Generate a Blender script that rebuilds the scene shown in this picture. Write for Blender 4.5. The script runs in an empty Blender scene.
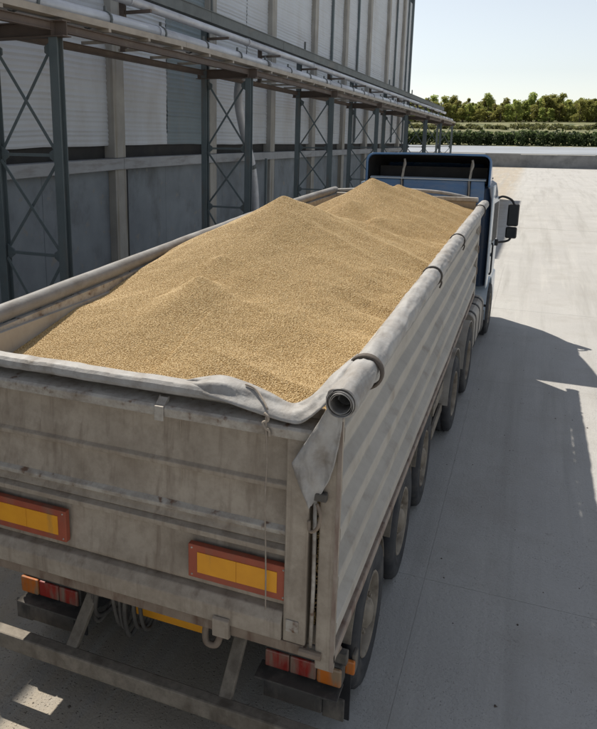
import bpy, math, random
from math import sin, cos, pi, radians
from mathutils import Vector, Matrix, noise

random.seed(11)
SC = bpy.context.scene
COL = SC.collection

# ------------------------------------------------------------------ camera
cam_d = bpy.data.cameras.new('camera')
cam = bpy.data.objects.new('camera', cam_d); COL.objects.link(cam)
cam_d.sensor_fit = 'VERTICAL'; cam_d.sensor_height = 36.0
cam_d.lens = 36.0 * 707.08 / 729.0
cam_d.shift_x = (298.5 - 234.63) / 729.0
cam_d.shift_y = -(364.5 - 289.98) / 729.0
cam_d.clip_start = 0.05; cam_d.clip_end = 4000
_r = Vector((0.9224878, 0.38597739, 0.00614064))
_u = Vector((-0.09108656, 0.20218408, 0.97510248))
_w = Vector((-0.37512597, 0.90007947, -0.2216697))
M = Matrix((( _r.x, _u.x, -_w.x, 2.0052), (_r.y, _u.y, -_w.y, -3.1797), (_r.z, _u.z, -_w.z, 3.8104), (0, 0, 0, 1)))
cam.matrix_world = M
SC.camera = cam

# ------------------------------------------------------------------ light
SUN_EL = 51.3
LDIR = Vector((0.75 * cos(radians(SUN_EL)), -0.661 * cos(radians(SUN_EL)), -sin(radians(SUN_EL))))
world = bpy.data.worlds.new('World'); SC.world = world; world.use_nodes = True
wn = world.node_tree.nodes; wl = world.node_tree.links; wn.clear()
wo = wn.new('ShaderNodeOutputWorld'); wb = wn.new('ShaderNodeBackground'); ws = wn.new('ShaderNodeTexSky')
ws.sky_type = 'NISHITA'; ws.sun_disc = False
ws.sun_elevation = radians(SUN_EL); ws.sun_rotation = math.atan2(-LDIR.x, -LDIR.y)
ws.air_density = 1.0; ws.dust_density = 0.3; ws.ozone_density = 1.0
wb.inputs['Strength'].default_value = 0.095
whs = wn.new('ShaderNodeHueSaturation'); whs.inputs['Saturation'].default_value = 0.42      # the pale, thinly veiled sky of the photograph
wl.new(ws.outputs[0], whs.inputs['Color']); wl.new(whs.outputs[0], wb.inputs[0]); wl.new(wb.outputs[0], wo.inputs[0])
sd = bpy.data.lights.new('sun', 'SUN'); sd.energy = 4.4; sd.angle = radians(0.5); sd.color = (1.0, 0.94, 0.84)
sun = bpy.data.objects.new('sun', sd); COL.objects.link(sun)
sun.rotation_euler = LDIR.to_track_quat('-Z', 'Y').to_euler(); sun.location = (-10, 15, 30)
vs = SC.view_settings
vs.view_transform = 'Standard'; vs.look = 'None'; vs.gamma = 1.0; vs.use_curve_mapping = False; vs.exposure = 0.38

# ------------------------------------------------------------------ materials
def newmat(name):
    m = bpy.data.materials.new(name); m.use_nodes = True
    nt = m.node_tree; b = nt.nodes['Principled BSDF']
    return m, nt, b

def _noise(nt, scale, detail=5.0, rough=0.55, vec=None):
    n = nt.nodes.new('ShaderNodeTexNoise'); n.inputs['Scale'].default_value = scale
    n.inputs['Detail'].default_value = detail; n.inputs['Roughness'].default_value = rough
    if vec is not None: nt.links.new(vec, n.inputs['Vector'])
    return n.outputs['Fac']

def _ramp(nt, fac, a, b, ca=(0, 0, 0, 1), cb=(1, 1, 1, 1)):
    r = nt.nodes.new('ShaderNodeValToRGB')
    r.color_ramp.elements[0].position = a; r.color_ramp.elements[1].position = b
    r.color_ramp.elements[0].color = ca; r.color_ramp.elements[1].color = cb
    nt.links.new(fac, r.inputs[0]); return r.outputs[0]

def _mix(nt, fac, a, b, mode='MIX'):
    m = nt.nodes.new('ShaderNodeMix'); m.data_type = 'RGBA'; m.blend_type = mode
    if isinstance(fac, (int, float)): m.inputs[0].default_value = fac
    else: nt.links.new(fac, m.inputs[0])
    for s, v in ((m.inputs[6], a), (m.inputs[7], b)):
        if isinstance(v, tuple): s.default_value = v if len(v) == 4 else v + (1,)
        else: nt.links.new(v, s)
    return m.outputs[2]

def _pos(nt, scale=(1, 1, 1), rot=(0, 0, 0)):
    g = nt.nodes.new('ShaderNodeNewGeometry'); mp = nt.nodes.new('ShaderNodeMapping')
    mp.inputs['Scale'].default_value = scale; mp.inputs['Rotation'].default_value = rot
    nt.links.new(g.outputs['Position'], mp.inputs[0]); return mp.outputs[0]

def dirty(name, c1, c2, dirt=None, scale=3.0, rough=0.65, metal=0.0, bump=0.15, bscale=60.0,
          streak=(7, 7, 0.7), damt=(0.48, 0.72), coat=0.0, spec=0.4, speck=None, bdist=0.004, rrange=0.12, runs=None, grime=None):
    """two tones of the same paint or metal, plus a layer of dirt with its own streaky shape"""
    m, nt, b = newmat(name)
    p = _pos(nt)
    f1 = _ramp(nt, _noise(nt, scale, 6, 0.6, p), 0.35, 0.68)
    col = _mix(nt, f1, c1, c2)
    if dirt:
        ps = _pos(nt, streak)
        f2 = _ramp(nt, _noise(nt, 1.0, 7, 0.62, ps), damt[0], damt[1])
        col = _mix(nt, f2, col, dirt)
    if grime:     # fine grime at hand scale
        f5 = _ramp(nt, _noise(nt, grime[1], 12, .74, p), .44, .70)
        mg = nt.nodes.new('ShaderNodeMath'); mg.operation = 'MULTIPLY'; mg.inputs[1].default_value = grime[2]; nt.links.new(f5, mg.inputs[0])
        col = _mix(nt, mg.outputs[0], col, grime[0])
    if runs:      # thin run marks of rust and dirty water
        f4 = _ramp(nt, _noise(nt, 1.0, 6, .6, _pos(nt, runs[1])), runs[2], runs[3])
        col = _mix(nt, f4, col, runs[0])
    if speck:
        f3 = _ramp(nt, _noise(nt, speck[1], 3, 0.5, p), 0.62, 0.72)
        col = _mix(nt, f3, col, speck[0])
    nt.links.new(col, b.inputs['Base Color'])
    fr = _noise(nt, scale * 2.3, 4, 0.6, p)
    mr = nt.nodes.new('ShaderNodeMapRange'); nt.links.new(fr, mr.inputs[0])
    mr.inputs[3].default_value = max(0.02, rough - rrange); mr.inputs[4].default_value = min(1, rough + rrange)
    nt.links.new(mr.outputs[0], b.inputs['Roughness'])
    b.inputs['Metallic'].default_value = metal
    b.inputs['Specular IOR Level'].default_value = spec
    b.inputs['Coat Weight'].default_value = coat
    if bump:
        bp = nt.nodes.new('ShaderNodeBump'); bp.inputs['Strength'].default_value = bump; bp.inputs['Distance'].default_value = bdist
        nt.links.new(_noise(nt, bscale, 4, 0.6, p), bp.inputs['Height']); nt.links.new(bp.outputs[0], b.inputs['Normal'])
    return m

MT = {}
MT['side'] = dirty('dusty_aluminium', (.42, .392, .35), (.35, .325, .288), (.27, .24, .20), 1.2, .62, .05, .12, 40, (2.5, .30, 10.0), (.52, .80), runs=((.26, .225, .185), (5, 3.0, 1.4), .56, .74), grime=((.25, .22, .18), 12.0, .28))
MT['gate'] = dirty('dirty_gate_steel', (.39, .337, .275), (.315, .27, .218), (.185, .145, .108), 2.6, .7, .05, .2, 45, (3.2, 3.2, 1.8), (.47, .78), runs=((.17, .13, .098), (18, 18, .8), .52, .80), grime=((.15, .12, .092), 16.0, .42))
MT['rail'] = dirty('worn_grey_rail', (.45, .42, .375), (.35, .32, .28), (.19, .15, .115), 5.0, .6, .1, .2, 50, (5, 5, 9), (.5, .74), speck=((.15, .09, .06), 16.0), grime=((.16, .125, .095), 16.0, .6))
MT['rust'] = dirty('rusty_frame', (.19, .145, .11), (.25, .20, .155), (.10, .055, .036), 7.0, .8, .0, .3, 60, (9, 9, 2), (.5, .7))
MT['rustedge'] = dirty('red_brown_edge', (.25, .195, .16), (.31, .265, .225), (.15, .09, .068), 9.0, .8, .0, .3, 60, (9, 9, 2), (.5, .7))
MT['tarp'] = dirty('grey_tarpaulin', (.37, .36, .345), (.29, .275, .26), (.165, .14, .115), 4.5, .62, 0, .35, 22, (7, 2.2, 7), (.52, .74), bdist=.012, grime=((.21, .18, .15), 9.0, .35))
MT['band'] = dirty('black_band', (.04, .038, .036), (.07, .062, .055), (.13, .11, .09), 9, .7, 0, .1, 80)
MT['cuff'] = dirty('brown_cuff', (.085, .068, .055), (.13, .105, .085), (.05, .04, .032), 14, .75, 0, .4, 60)
MT['rubber'] = dirty('dusty_rubber', (.038, .039, .043), (.06, .06, .062), (.13, .12, .108), 5, .85, 0, .25, 70, (4, 4, 4), (.52, .84), spec=.25)
MT['rim'] = dirty('dusty_rim', (.27, .235, .19), (.195, .165, .13), (.10, .076, .055), 7, .7, .1, .25, 60, (6, 6, 6), (.5, .7))
MT['chassis'] = dirty('dark_chassis', (.065, .06, .055), (.11, .098, .084), (.2, .175, .145), 6, .8, 0, .3, 60, (6, 6, 3), (.5, .72))
MT['guard'] = dirty('pale_mudguard', (.26, .225, .18), (.20, .172, .138), (.11, .088, .066), 6, .75, 0, .3, 60, (6, 6, 3), (.5, .72), grime=((.10, .082, .062), 14.0, .7))
MT['plyel'] = dirty('yellow_reflector', (.74, .33, .02), (.66, .28, .02), (.36, .20, .06), 8, .5, 0, .06, 150, (8, 8, 3), (.56, .78))
MT['plred'] = dirty('red_reflector', (.33, .082, .045), (.27, .066, .038), (.20, .115, .08), 8, .55, 0, .06, 150, (8, 8, 3), (.5, .75))
MT['lampred'] = dirty('red_lamp_glass', (.30, .02, .012), (.22, .016, .011), (.22, .16, .12), 8, .42, 0, .12, 50, (12, 12, 2.0), (.42, .60), spec=.6)
MT['lamporange'] = dirty('orange_lamp_glass', (.56, .155, .012), (.46, .12, .01), (.26, .18, .11), 9, .4, 0, .12, 50, (12, 12, 3), (.44, .64), spec=.6)
MT['blue'] = dirty('blue_cab_paint', (.05, .15, .34), (.065, .18, .38), (.22, .27, .33), 1.5, .3, 0, .03, 30, (1.2, 1.2, 4), (.52, .85), coat=.5, spec=.5)
MT['shadeblue'] = dirty('shaded_blue_cab_shell', (.02, .045, .095), (.03, .055, .11), (.07, .07, .07), 2, .45, 0, .04, 30, (2, 2, 3), (.5, .8))  # darker copy of the cab blue, shade behind the trailer put into it
MT['paleblue'] = dirty('pale_cab_paint', (.44, .52, .60), (.38, .46, .54), (.3, .31, .31), 2, .35, 0, .03, 30, (3, 3, 2), (.55, .8), coat=.4, spec=.5)
MT['black'] = dirty('black_plastic_and_shade', (.018, .018, .02), (.028, .028, .03), None, 6, .6, 0, .1, 90)  # plastic parts; inside the roof deflector it stands in for shade
MT['tubegrey'] = dirty('grey_tube', (.27, .262, .25), (.21, .2, .19), (.14, .12, .10), 5, .6, 0, .25, 30, (5, 2, 5), (.5, .72), bdist=.008)
MT['mirror'] = dirty('dark_mirror', (.03, .035, .04), (.035, .04, .045), None, 2, .06, 0, 0, rrange=.02)
MT['tank'] = dirty('dusty_tank', (.36, .335, .30), (.29, .265, .235), (.18, .15, .12), 4, .6, .05, .12, 50, (5, 5, 3), (.5, .74))
MT['strap'] = dirty('pale_strap', (.34, .33, .31), (.25, .24, .22), None, 9, .8, 0, .2, 90)
MT['steel'] = dirty('grey_green_steel', (.135, .165, .175), (.105, .132, .142), (.16, .14, .12), 2.2, .6, .1, .15, 40, (5, 5, 1.2), (.55, .78))
MT['brownsteel'] = dirty('brown_steel', (.135, .105, .088), (.105, .082, .07), (.2, .175, .15), 2.5, .75, 0, .2, 40, (2, 2, 4), (.55, .8))
MT['darkrail'] = dirty('dark_duct_steel', (.14, .155, .155), (.1, .11, .11), (.19, .175, .155), 2, .65, .1, .1, 40, (2, 1, 4), (.55, .8))
MT['pipe'] = dirty('pale_pipe_metal', (.52, .535, .57), (.43, .44, .47), (.28, .25, .22), 2.5, .42, .25, .08, 40, (4, 1, 5), (.58, .8))
MT['tan'] = dirty('dusty_tray_steel', (.40, .36, .31), (.32, .29, .25), (.2, .17, .14), 3, .7, .05, .15, 40, (4, 1, 4), (.52, .76))
MT['panel'] = dirty('white_wall_sheet', (.53, .56, .60), (.48, .495, .515), (.37, .35, .33), .35, .55, .05, .0, 30, (.6, .6, .25), (.50, .85))
MT['tealpanel'] = dirty('blue_grey_sheet', (.20, .245, .27), (.175, .215, .235), (.24, .225, .2), 1, .6, .05, .05, 30, (3, 3, .4), (.55, .85))
MT['lowwall'] = dirty('stained_concrete_wall', (.235, .262, .285), (.18, .20, .22), (.12, .128, .135), 1.1, .85, 0, .25, 18, (1.2, 1.2, .8), (.5, .75), speck=((.25, .245, .23), 3.2), bdist=.01)
MT['column'] = dirty('pale_concrete_column', (.37, .355, .325), (.29, .28, .26), (.2, .165, .115), 1.6, .85, 0, .25, 25, (6, 6, .35), (.52, .76), bdist=.01)
MT['beam'] = dirty('pale_concrete_beam', (.36, .37, .385), (.29, .295, .305), (.17, .15, .13), 1.2, .85, 0, .25, 25, (.8, .8, 5), (.52, .8), bdist=.01)
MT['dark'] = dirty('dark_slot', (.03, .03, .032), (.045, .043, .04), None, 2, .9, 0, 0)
MT['headboard'] = dirty('dusty_front_board', (.45, .36, .25), (.38, .30, .21), (.25, .19, .13), 4, .8, 0, .2, 40, (5, 5, 3), (.5, .75))
MT['rope'] = dirty('grey_rope', (.34, .29, .24), (.26, .22, .18), None, 30, .9, 0, .4, 200)
MT['hedge'] = None

def concrete_ground(name):
    """yard floor: gritty brown dust by the warehouse, worn grey concrete where trucks drive, paler concrete beyond"""
    m, nt, b = newmat(name)
    p = _pos(nt)
    sep = nt.nodes.new('ShaderNodeSeparateXYZ'); nt.links.new(p, sep.inputs[0])
    def zone(lo, hi, wob, sc):
        mm = nt.nodes.new('ShaderNodeMath'); mm.operation = 'MULTIPLY_ADD'; mm.inputs[1].default_value = wob
        nt.links.new(_noise(nt, sc, 7, .65, p), mm.inputs[0]); nt.links.new(sep.outputs['X'], mm.inputs[2])
        mr = nt.nodes.new('ShaderNodeMapRange'); mr.interpolation_type = 'SMOOTHSTEP'
        mr.inputs[1].default_value = lo + wob * .5; mr.inputs[2].default_value = hi + wob * .5
        nt.links.new(mm.outputs[0], mr.inputs[0]); return mr.outputs[0]
    def math(op, x, y):
        mm = nt.nodes.new('ShaderNodeMath'); mm.operation = op; mm.use_clamp = False
        for i, v in enumerate((x, y)):
            if isinstance(v, (int, float)): mm.inputs[i].default_value = v
            else: nt.links.new(v, mm.inputs[i])
        return mm.outputs[0]
    f1 = _ramp(nt, _noise(nt, .55, 6, .6, p), .3, .72)
    dirt = _mix(nt, f1, (.46, .40, .32), (.35, .30, .235))
    conc = _mix(nt, f1, (.50, .49, .465), (.42, .41, .392))
    pale = _mix(nt, f1, (.47, .46, .44), (.41, .40, .385))
    zd = zone(.1, 1.3, 1.3, .9); zp = zone(1.5, 2.6, 1.0, .5)
    col = _mix(nt, zp, _mix(nt, zd, dirt, conc), pale)
    # tyre tracks along the driving line: dark rubbed bands and pale dusty ones
    t1 = _ramp(nt, _noise(nt, 1.0, 6, .62, _pos(nt, (2.6, .10, 1))), .50, .70)
    col = _mix(nt, math('MULTIPLY', t1, .8), col, (.34, .33, .308))
    t2 = _ramp(nt, _noise(nt, 1.0, 7, .66, _pos(nt, (3.4, .16, 1), (0, 0, .06))), .52, .72)
    col = _mix(nt, math('MULTIPLY', t2, .7), col, (.52, .505, .475))
    col = _mix(nt, math('MULTIPLY', _ramp(nt, _noise(nt, .8, 9, .7, p), .50, .72), .7), col, (.36, .34, .31))
    col = _mix(nt, _ramp(nt, _noise(nt, 2.6, 10, .72, p), .64, .76), col, (.15, .138, .122))      # oil and mud stains
    fine = _ramp(nt, _noise(nt, 38, 5, .7, p), .3, .75)
    col = _mix(nt, math('MULTIPLY', fine, .28), col, (.27, .25, .225))
    grits = []
    for sc_, lo, hi, off in ((30.0, .50, .66, 0), (62.0, .40, .60, 5.0)):
        v = nt.nodes.new('ShaderNodeTexVoronoi'); v.inputs['Scale'].default_value = sc_; nt.links.new(p, v.inputs['Vector'])
        inv = _ramp(nt, v.outputs['Distance'], .06, .22, (1, 1, 1, 1), (0, 0, 0, 1))
        cl = _noise(nt, 1.3 + off * .1, 6, .72, p)
        cl = _ramp(nt, math('SUBTRACT', cl, math('MULTIPLY', zd, .16)), lo - .16, hi - .16)
        grits.append(math('MULTIPLY', inv, cl))
    gt = math('MAXIMUM', grits[0], grits[1])
    col = _mix(nt, math('MULTIPLY', gt, .32), col, (.16, .142, .12))
    nt.links.new(col, b.inputs['Base Color'])
    b.inputs['Roughness'].default_value = .9; b.inputs['Specular IOR Level'].default_value = .25
    bp = nt.nodes.new('ShaderNodeBump'); bp.inputs['Strength'].default_value = .75; bp.inputs['Distance'].default_value = .014
    nt.links.new(math('ADD', _noise(nt, 34, 8, .72, p), gt), bp.inputs['Height']); nt.links.new(bp.outputs[0], b.inputs['Normal'])
    return m
MT['slab'] = concrete_ground('yard_concrete')
MT['dustground'] = MT['slab']
MT['asphalt'] = dirty('far_asphalt', (.13, .13, .13), (.17, .165, .16), (.2, .19, .18), .08, .9, 0, .1, 5)
MT['paleroad'] = dirty('far_pale_concrete', (.30, .325, .36), (.26, .28, .31), (.2, .2, .2), .1, .8, 0, .1, 5, (.1, .3, 1))
MT['farwall'] = dirty('far_grey_wall', (.27, .27, .265), (.2, .2, .2), (.12, .12, .12), .4, .85, 0, .1, 5, (.5, .5, .6))
MT['drygrass'] = dirty('dry_grass_bank', (.26, .235, .12), (.14, .15, .055), (.07, .085, .03), .25, .95, 0, .3, 3, (.35, .35, .5), (.45, .6), bdist=.1)
MT['bark'] = dirty('grey_bark', (.13, .10, .075), (.09, .07, .05), None, 3, .9, 0, .4, 12)

def leafmat(name, ca, cb):
    m, nt, b = newmat(name)
    oi = nt.nodes.new('ShaderNodeObjectInfo')
    p = _pos(nt)
    f = _ramp(nt, _noise(nt, .9, 4, .6, p), .3, .7)
    col = _mix(nt, f, ca, cb)
    hs = nt.nodes.new('ShaderNodeHueSaturation')
    mr = nt.nodes.new('ShaderNodeMapRange'); mr.inputs[3].default_value = .47; mr.inputs[4].default_value = .525
    mv = nt.nodes.new('ShaderNodeMapRange'); mv.inputs[3].default_value = .7; mv.inputs[4].default_value = 1.25
    nt.links.new(oi.outputs['Random'], mr.inputs[0]); nt.links.new(oi.outputs['Random'], mv.inputs[0])
    nt.links.new(mr.outputs[0], hs.inputs['Hue']); nt.links.new(mv.outputs[0], hs.inputs['Value']); nt.links.new(col, hs.inputs['Color'])
    nt.links.new(hs.outputs[0], b.inputs['Base Color']); b.inputs['Roughness'].default_value = .7
    b.inputs['Subsurface Weight'].default_value = 0
    tr = nt.nodes.new('ShaderNodeBsdfTranslucent'); nt.links.new(hs.outputs[0], tr.inputs['Color'])
    mx = nt.nodes.new('ShaderNodeMixShader'); mx.inputs[0].default_value = .65
    out = nt.nodes['Material Output']
    nt.links.new(b.outputs[0], mx.inputs[1]); nt.links.new(tr.outputs[0], mx.inputs[2]); nt.links.new(mx.outputs[0], out.inputs[0])
    return m
MT['leaf'] = leafmat('pine_foliage', (.36, .36, .10), (.26, .29, .085))
MT['hedge'] = leafmat('hedge_foliage', (.085, .115, .045), (.055, .08, .03))
MT['scrub'] = leafmat('scrub_foliage', (.15, .14, .06), (.09, .1, .035))

# ------------------------------------------------------------------ mesh helpers
class MB:
    def __init__(s): s.v = []; s.f = []
    def add(s, vs, fs):
        n = len(s.v); s.v += [tuple(v) for v in vs]; s.f += [tuple(i + n for i in f) for f in fs]; return s
    def box(s, x0, x1, y0, y1, z0, z1):
        return s.add([(x0, y0, z0), (x1, y0, z0), (x1, y1, z0), (x0, y1, z0), (x0, y0, z1), (x1, y0, z1), (x1, y1, z1), (x0, y1, z1)],
                     [(0, 3, 2, 1), (4, 5, 6, 7), (0, 1, 5, 4), (1, 2, 6, 5), (2, 3, 7, 6), (3, 0, 4, 7)])
    def bar(s, a, b, w, h, up=(0, 0, 1)):
        a = Vector(a); b = Vector(b); d = (b - a).normalized(); up = Vector(up)
        if abs(d.dot(up)) > .98: up = Vector((0, 1, 0))
        r = d.cross(up).normalized(); u = r.cross(d)
        vs = [p + r * i * w / 2 + u * j * h / 2 for p in (a, b) for i, j in ((-1, -1), (1, -1), (1, 1), (-1, 1))]
        return s.add(vs, [(0, 1, 2, 3), (7, 6, 5, 4), (0, 4, 5, 1), (1, 5, 6, 2), (2, 6, 7, 3), (3, 7, 4, 0)])
    def tube(s, pts, r, n=10, cap=True):
        pts = [Vector(p) for p in pts]; rs = r if isinstance(r, (list, tuple)) else [r] * len(pts)
        rings = []; prev = None
        for i, p in enumerate(pts):
            d = (pts[min(i + 1, len(pts) - 1)] - pts[max(i - 1, 0)]).normalized()
            if prev is None:
                up = Vector((0, 0, 1)) if abs(d.z) < .9 else Vector((1, 0, 0)); x = d.cross(up).normalized()
            else: x = (prev - d * prev.dot(d)).normalized()
            prev = x; y = d.cross(x)
            rings.append([p + (x * cos(2 * pi * k / n) + y * sin(2 * pi * k / n)) * rs[i] for k in range(n)])
        vs = [v for rg in rings for v in rg]; fs = []
        for i in range(len(rings) - 1):
            for k in range(n):
                fs.append((i * n + k, i * n + (k + 1) % n, (i + 1) * n + (k + 1) % n, (i + 1) * n + k))
        if cap: fs += [tuple(range(n - 1, -1, -1)), tuple((len(rings) - 1) * n + k for k in range(n))]
        return s.add(vs, fs)
    def lathe(s, prof, n=32, axis='x', c=(0, 0, 0), rmod=None, closed=False):
        # prof: (axial, radius)
        vs = []; fs = []
        for j, (a, r) in enumerate(prof):
            for k in range(n):
                t = 2 * pi * k / n; rr = r + (rmod(j, k) if rmod else 0)
                q = (a, rr * cos(t), rr * sin(t)) if axis == 'x' else ((rr * cos(t), a, rr * sin(t)) if axis == 'y' else (rr * cos(t), rr * sin(t), a))
                vs.append((q[0] + c[0], q[1] + c[1], q[2] + c[2]))
        m = len(prof); rg = range(m if closed else m - 1)
        for j in rg:
            for k in range(n):
                fs.append((j * n + k, j * n + (k + 1) % n, ((j + 1) % m) * n + (k + 1) % n, ((j + 1) % m) * n + k))
        return s.add(vs, fs)
    def prism(s, poly, axis, a, b):
        # poly in the plane normal to axis; axis x -> (y,z), y -> (x,z), z -> (x,y)
        def P(u, v, t): return (t, u, v) if axis == 'x' else ((u, t, v) if axis == 'y' else (u, v, t))
        n = len(poly); vs = [P(u, v, a) for u, v in poly] + [P(u, v, b) for u, v in poly]
        fs = [tuple(range(n))[::-1], tuple(range(n, 2 * n))] + [(i, (i + 1) % n, n + (i + 1) % n, n + i) for i in range(n)]
        return s.add(vs, fs)
    def grid(s, fn, nu, nv):
        vs = [fn(i / nu, j / nv) for j in range(nv + 1) for i in range(nu + 1)]
        fs = [(j * (nu + 1) + i, j * (nu + 1) + i + 1, (j + 1) * (nu + 1) + i + 1, (j + 1) * (nu + 1) + i) for j in range(nv) for i in range(nu)]
        return s.add(vs, fs)
    def shift(s, d): s.v = [(a + d[0], b + d[1], c + d[2]) for a, b, c in s.v]; return s

ORG = {}
def mesh_of(mb, name, mat, smooth=False):
    me = bpy.data.meshes.new(name); me.from_pydata(mb.v, [], mb.f); me.materials.append(mat); me.validate(); 
    import bmesh
    bm = bmesh.new(); bm.from_mesh(me); bmesh.ops.recalc_face_normals(bm, faces=bm.faces); bm.to_mesh(me); bm.free()
    if smooth:
        for p in me.polygons: p.use_smooth = True
    me.update(); return me

def obj(name, mb, mat, parent=None, bevel=0.0, smooth=False, solid=0.0, auto=False, me=None, loc=None, seg=2, kind=None, label=None):
    if me is None: me = mesh_of(mb, name, MT[mat] if isinstance(mat, str) else mat, smooth)
    o = bpy.data.objects.new(name, me); COL.objects.link(o)
    org = Vector((0, 0, 0))
    if parent is not None:
        o.parent = parent; org = ORG.get(parent.name, Vector((0, 0, 0)))
    if loc is not None:
        o.location = Vector(loc) - org; ORG[o.name] = Vector(loc)
    else:
        # mesh given in the thing's own frame: put the origin at the middle of the piece
        if mb is not None and len(me.vertices):
            lo = Vector([min(v.co[i] for v in me.vertices) for i in range(3)]); hi = Vector([max(v.co[i] for v in me.vertices) for i in range(3)])
            c = (lo + hi) / 2; me.transform(Matrix.Translation(-c))
            o.location = c - org; ORG[o.name] = c
        else: ORG[o.name] = org
    if solid:
        md = o.modifiers.new('thick', 'SOLIDIFY'); md.thickness = solid; md.offset = 0
    if bevel:
        md = o.modifiers.new('edge', 'BEVEL'); md.width = bevel; md.segments = seg; md.limit_method = 'ANGLE'; md.angle_limit = radians(40)
    if kind: o['kind'] = kind
    if label: o['label'] = label
    return o

def tag(o, label, cat, group=None, kind=None):
    o['label'] = label; o['category'] = cat
    if group: o['group'] = group
    if kind: o['kind'] = kind
    return o
def thing(name, label, cat, loc=(0, 0, 0), group=None, rotz=0.0):
    o = bpy.data.objects.new(name, None); COL.objects.link(o); o.location = loc; o.rotation_euler = (0, 0, rotz)
    ORG[o.name] = Vector((0, 0, 0)) if rotz else Vector(loc)
    o.empty_display_size = .3
    return tag(o, label, cat, group)
def sub(name, parent, loc):
    o = bpy.data.objects.new(name, None); COL.objects.link(o); o.parent = parent
    o.location = Vector(loc) - ORG.get(parent.name, Vector((0, 0, 0))); ORG[o.name] = Vector(loc); o.empty_display_size = .2
    return o

def slope(y): return -.015 * max(0.0, y - 13.0)
def fbm(x, y, z=0.0, o=4): return noise.fractal(Vector((x, y, z)), .9, 2.0, o)
def spline(pts, n):
    """Catmull-Rom through 3D points, n samples per span"""
    P = [Vector(p) for p in pts]; P = [P[0] * 2 - P[1]] + P + [P[-1] * 2 - P[-2]]; out = []
    for i in range(1, len(P) - 2):
        for k in range(n):
            t = k / n; a, b, c, d = P[i - 1], P[i], P[i + 1], P[i + 2]
            out.append(.5 * ((2 * b) + (c - a) * t + (2 * a - 5 * b + 4 * c - d) * t * t + (3 * b - a - 3 * c + d) * t ** 3))
    out.append(P[-2]); return out

# ================================================================== SETTING
# ground: one sheet to the horizon, with the yard's gentle fall and the rising land behind
PROF = [(-60, 0), (13, 0), (66, slope(66)), (112, slope(112)), (113.2, slope(112)), (113.4, .55), (140, 1.05), (146, 1.3), (152, 3.6), (160, 4.0), (185, 4.6), (192, 5.6), (215, 6.2), (260, 8), (340, 10), (500, 8), (900, 0), (3000, -20)]
def terr(y):
    for (a, za), (b, zb) in zip(PROF, PROF[1:]):
        if a <= y <= b: return za + (zb - za) * (y - a) / (b - a)
    return PROF[-1][1]
def strip(name, x0, x1, ys, mat, dz=0.0, nx=24, amp=0.0):
    mb = MB(); ny = len(ys) - 1
    mb.grid(lambda u, v: (x0 + (x1 - x0) * u, ys[round(v * ny)], terr(ys[round(v * ny)]) + dz + amp * fbm((x0 + (x1 - x0) * u) * .07, ys[round(v * ny)] * .05)), nx, ny)
    o = obj(name, mb, mat); o['kind'] = 'structure'; return o
strip('ground', -1500, 1500, [a for a, _ in PROF if a <= 112] , 'dustground', -.004, 4)
strip('asphalt_verge', -1500, 1500, [112, 113.2], 'asphalt', 0, 4)
strip('road', -1500, 1500, [113.4, 120, 130, 140], 'paleroad', 0, 4)
strip('terrain', -1500, 1500, [140, 143, 146, 149, 152, 156, 160, 170, 185, 188, 192, 200, 215, 235, 260, 300, 340, 500, 900, 3000], 'drygrass', 0, 120, .25)

# concrete yard slabs with open joints
yard = bpy.data.objects.new('yard', None); COL.objects.link(yard); yard['kind'] = 'structure'; ORG['yard'] = Vector((0, 0, 0))
xs = [-7.05, -3.6, 1.45, 6.5, 11.5, 16.5]; ysl = [-14, -8.5, -3, 2.5, 8.0, 13.0] + [13 + 5.5 * i for i in range(1, 10)]
for xa, xb in zip(xs, xs[1:]):
    for ya, yb in zip(ysl, ysl[1:]):
        g = .002; mb = MB(); dz = random.uniform(-.002, .002)
        z0, z1 = slope(ya) + dz, slope(yb) + dz
        vs = [(xa + g, ya + g, z0 - .1), (xb - g, ya + g, z0 - .1), (xb - g, yb - g, z1 - .1), (xa + g, yb - g, z1 - .1),
              (xa + g, ya + g, z0), (xb - g, ya + g, z0), (xb - g, yb - g, z1), (xa + g, yb - g, z1)]
        mb.add(vs, [(0, 3, 2, 1), (4, 5, 6, 7), (0, 1, 5, 4), (1, 2, 6, 5), (2, 3, 7, 6), (3, 0, 4, 7)])
        obj('slab', mb, 'slab', yard)

# ------------------------------------------------------------------ far wall, hedge, scrub, trees
pw = thing('perimeter_wall', 'long low grey concrete wall at the far end of the yard', 'wall', (0, 112.2, slope(112)))
for i in range(28):
    xa = -70 + 5 * i
    obj('wall_section', MB().box(xa + .003, xa + 4.997, 112.0, 112.25, slope(112) - .3, .42 + random.uniform(-.04, .04)), 'farwall', pw)
obj('coping', MB().box(-70, 70, 111.95, 112.3, .47, .56), 'paleroad', pw)

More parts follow.
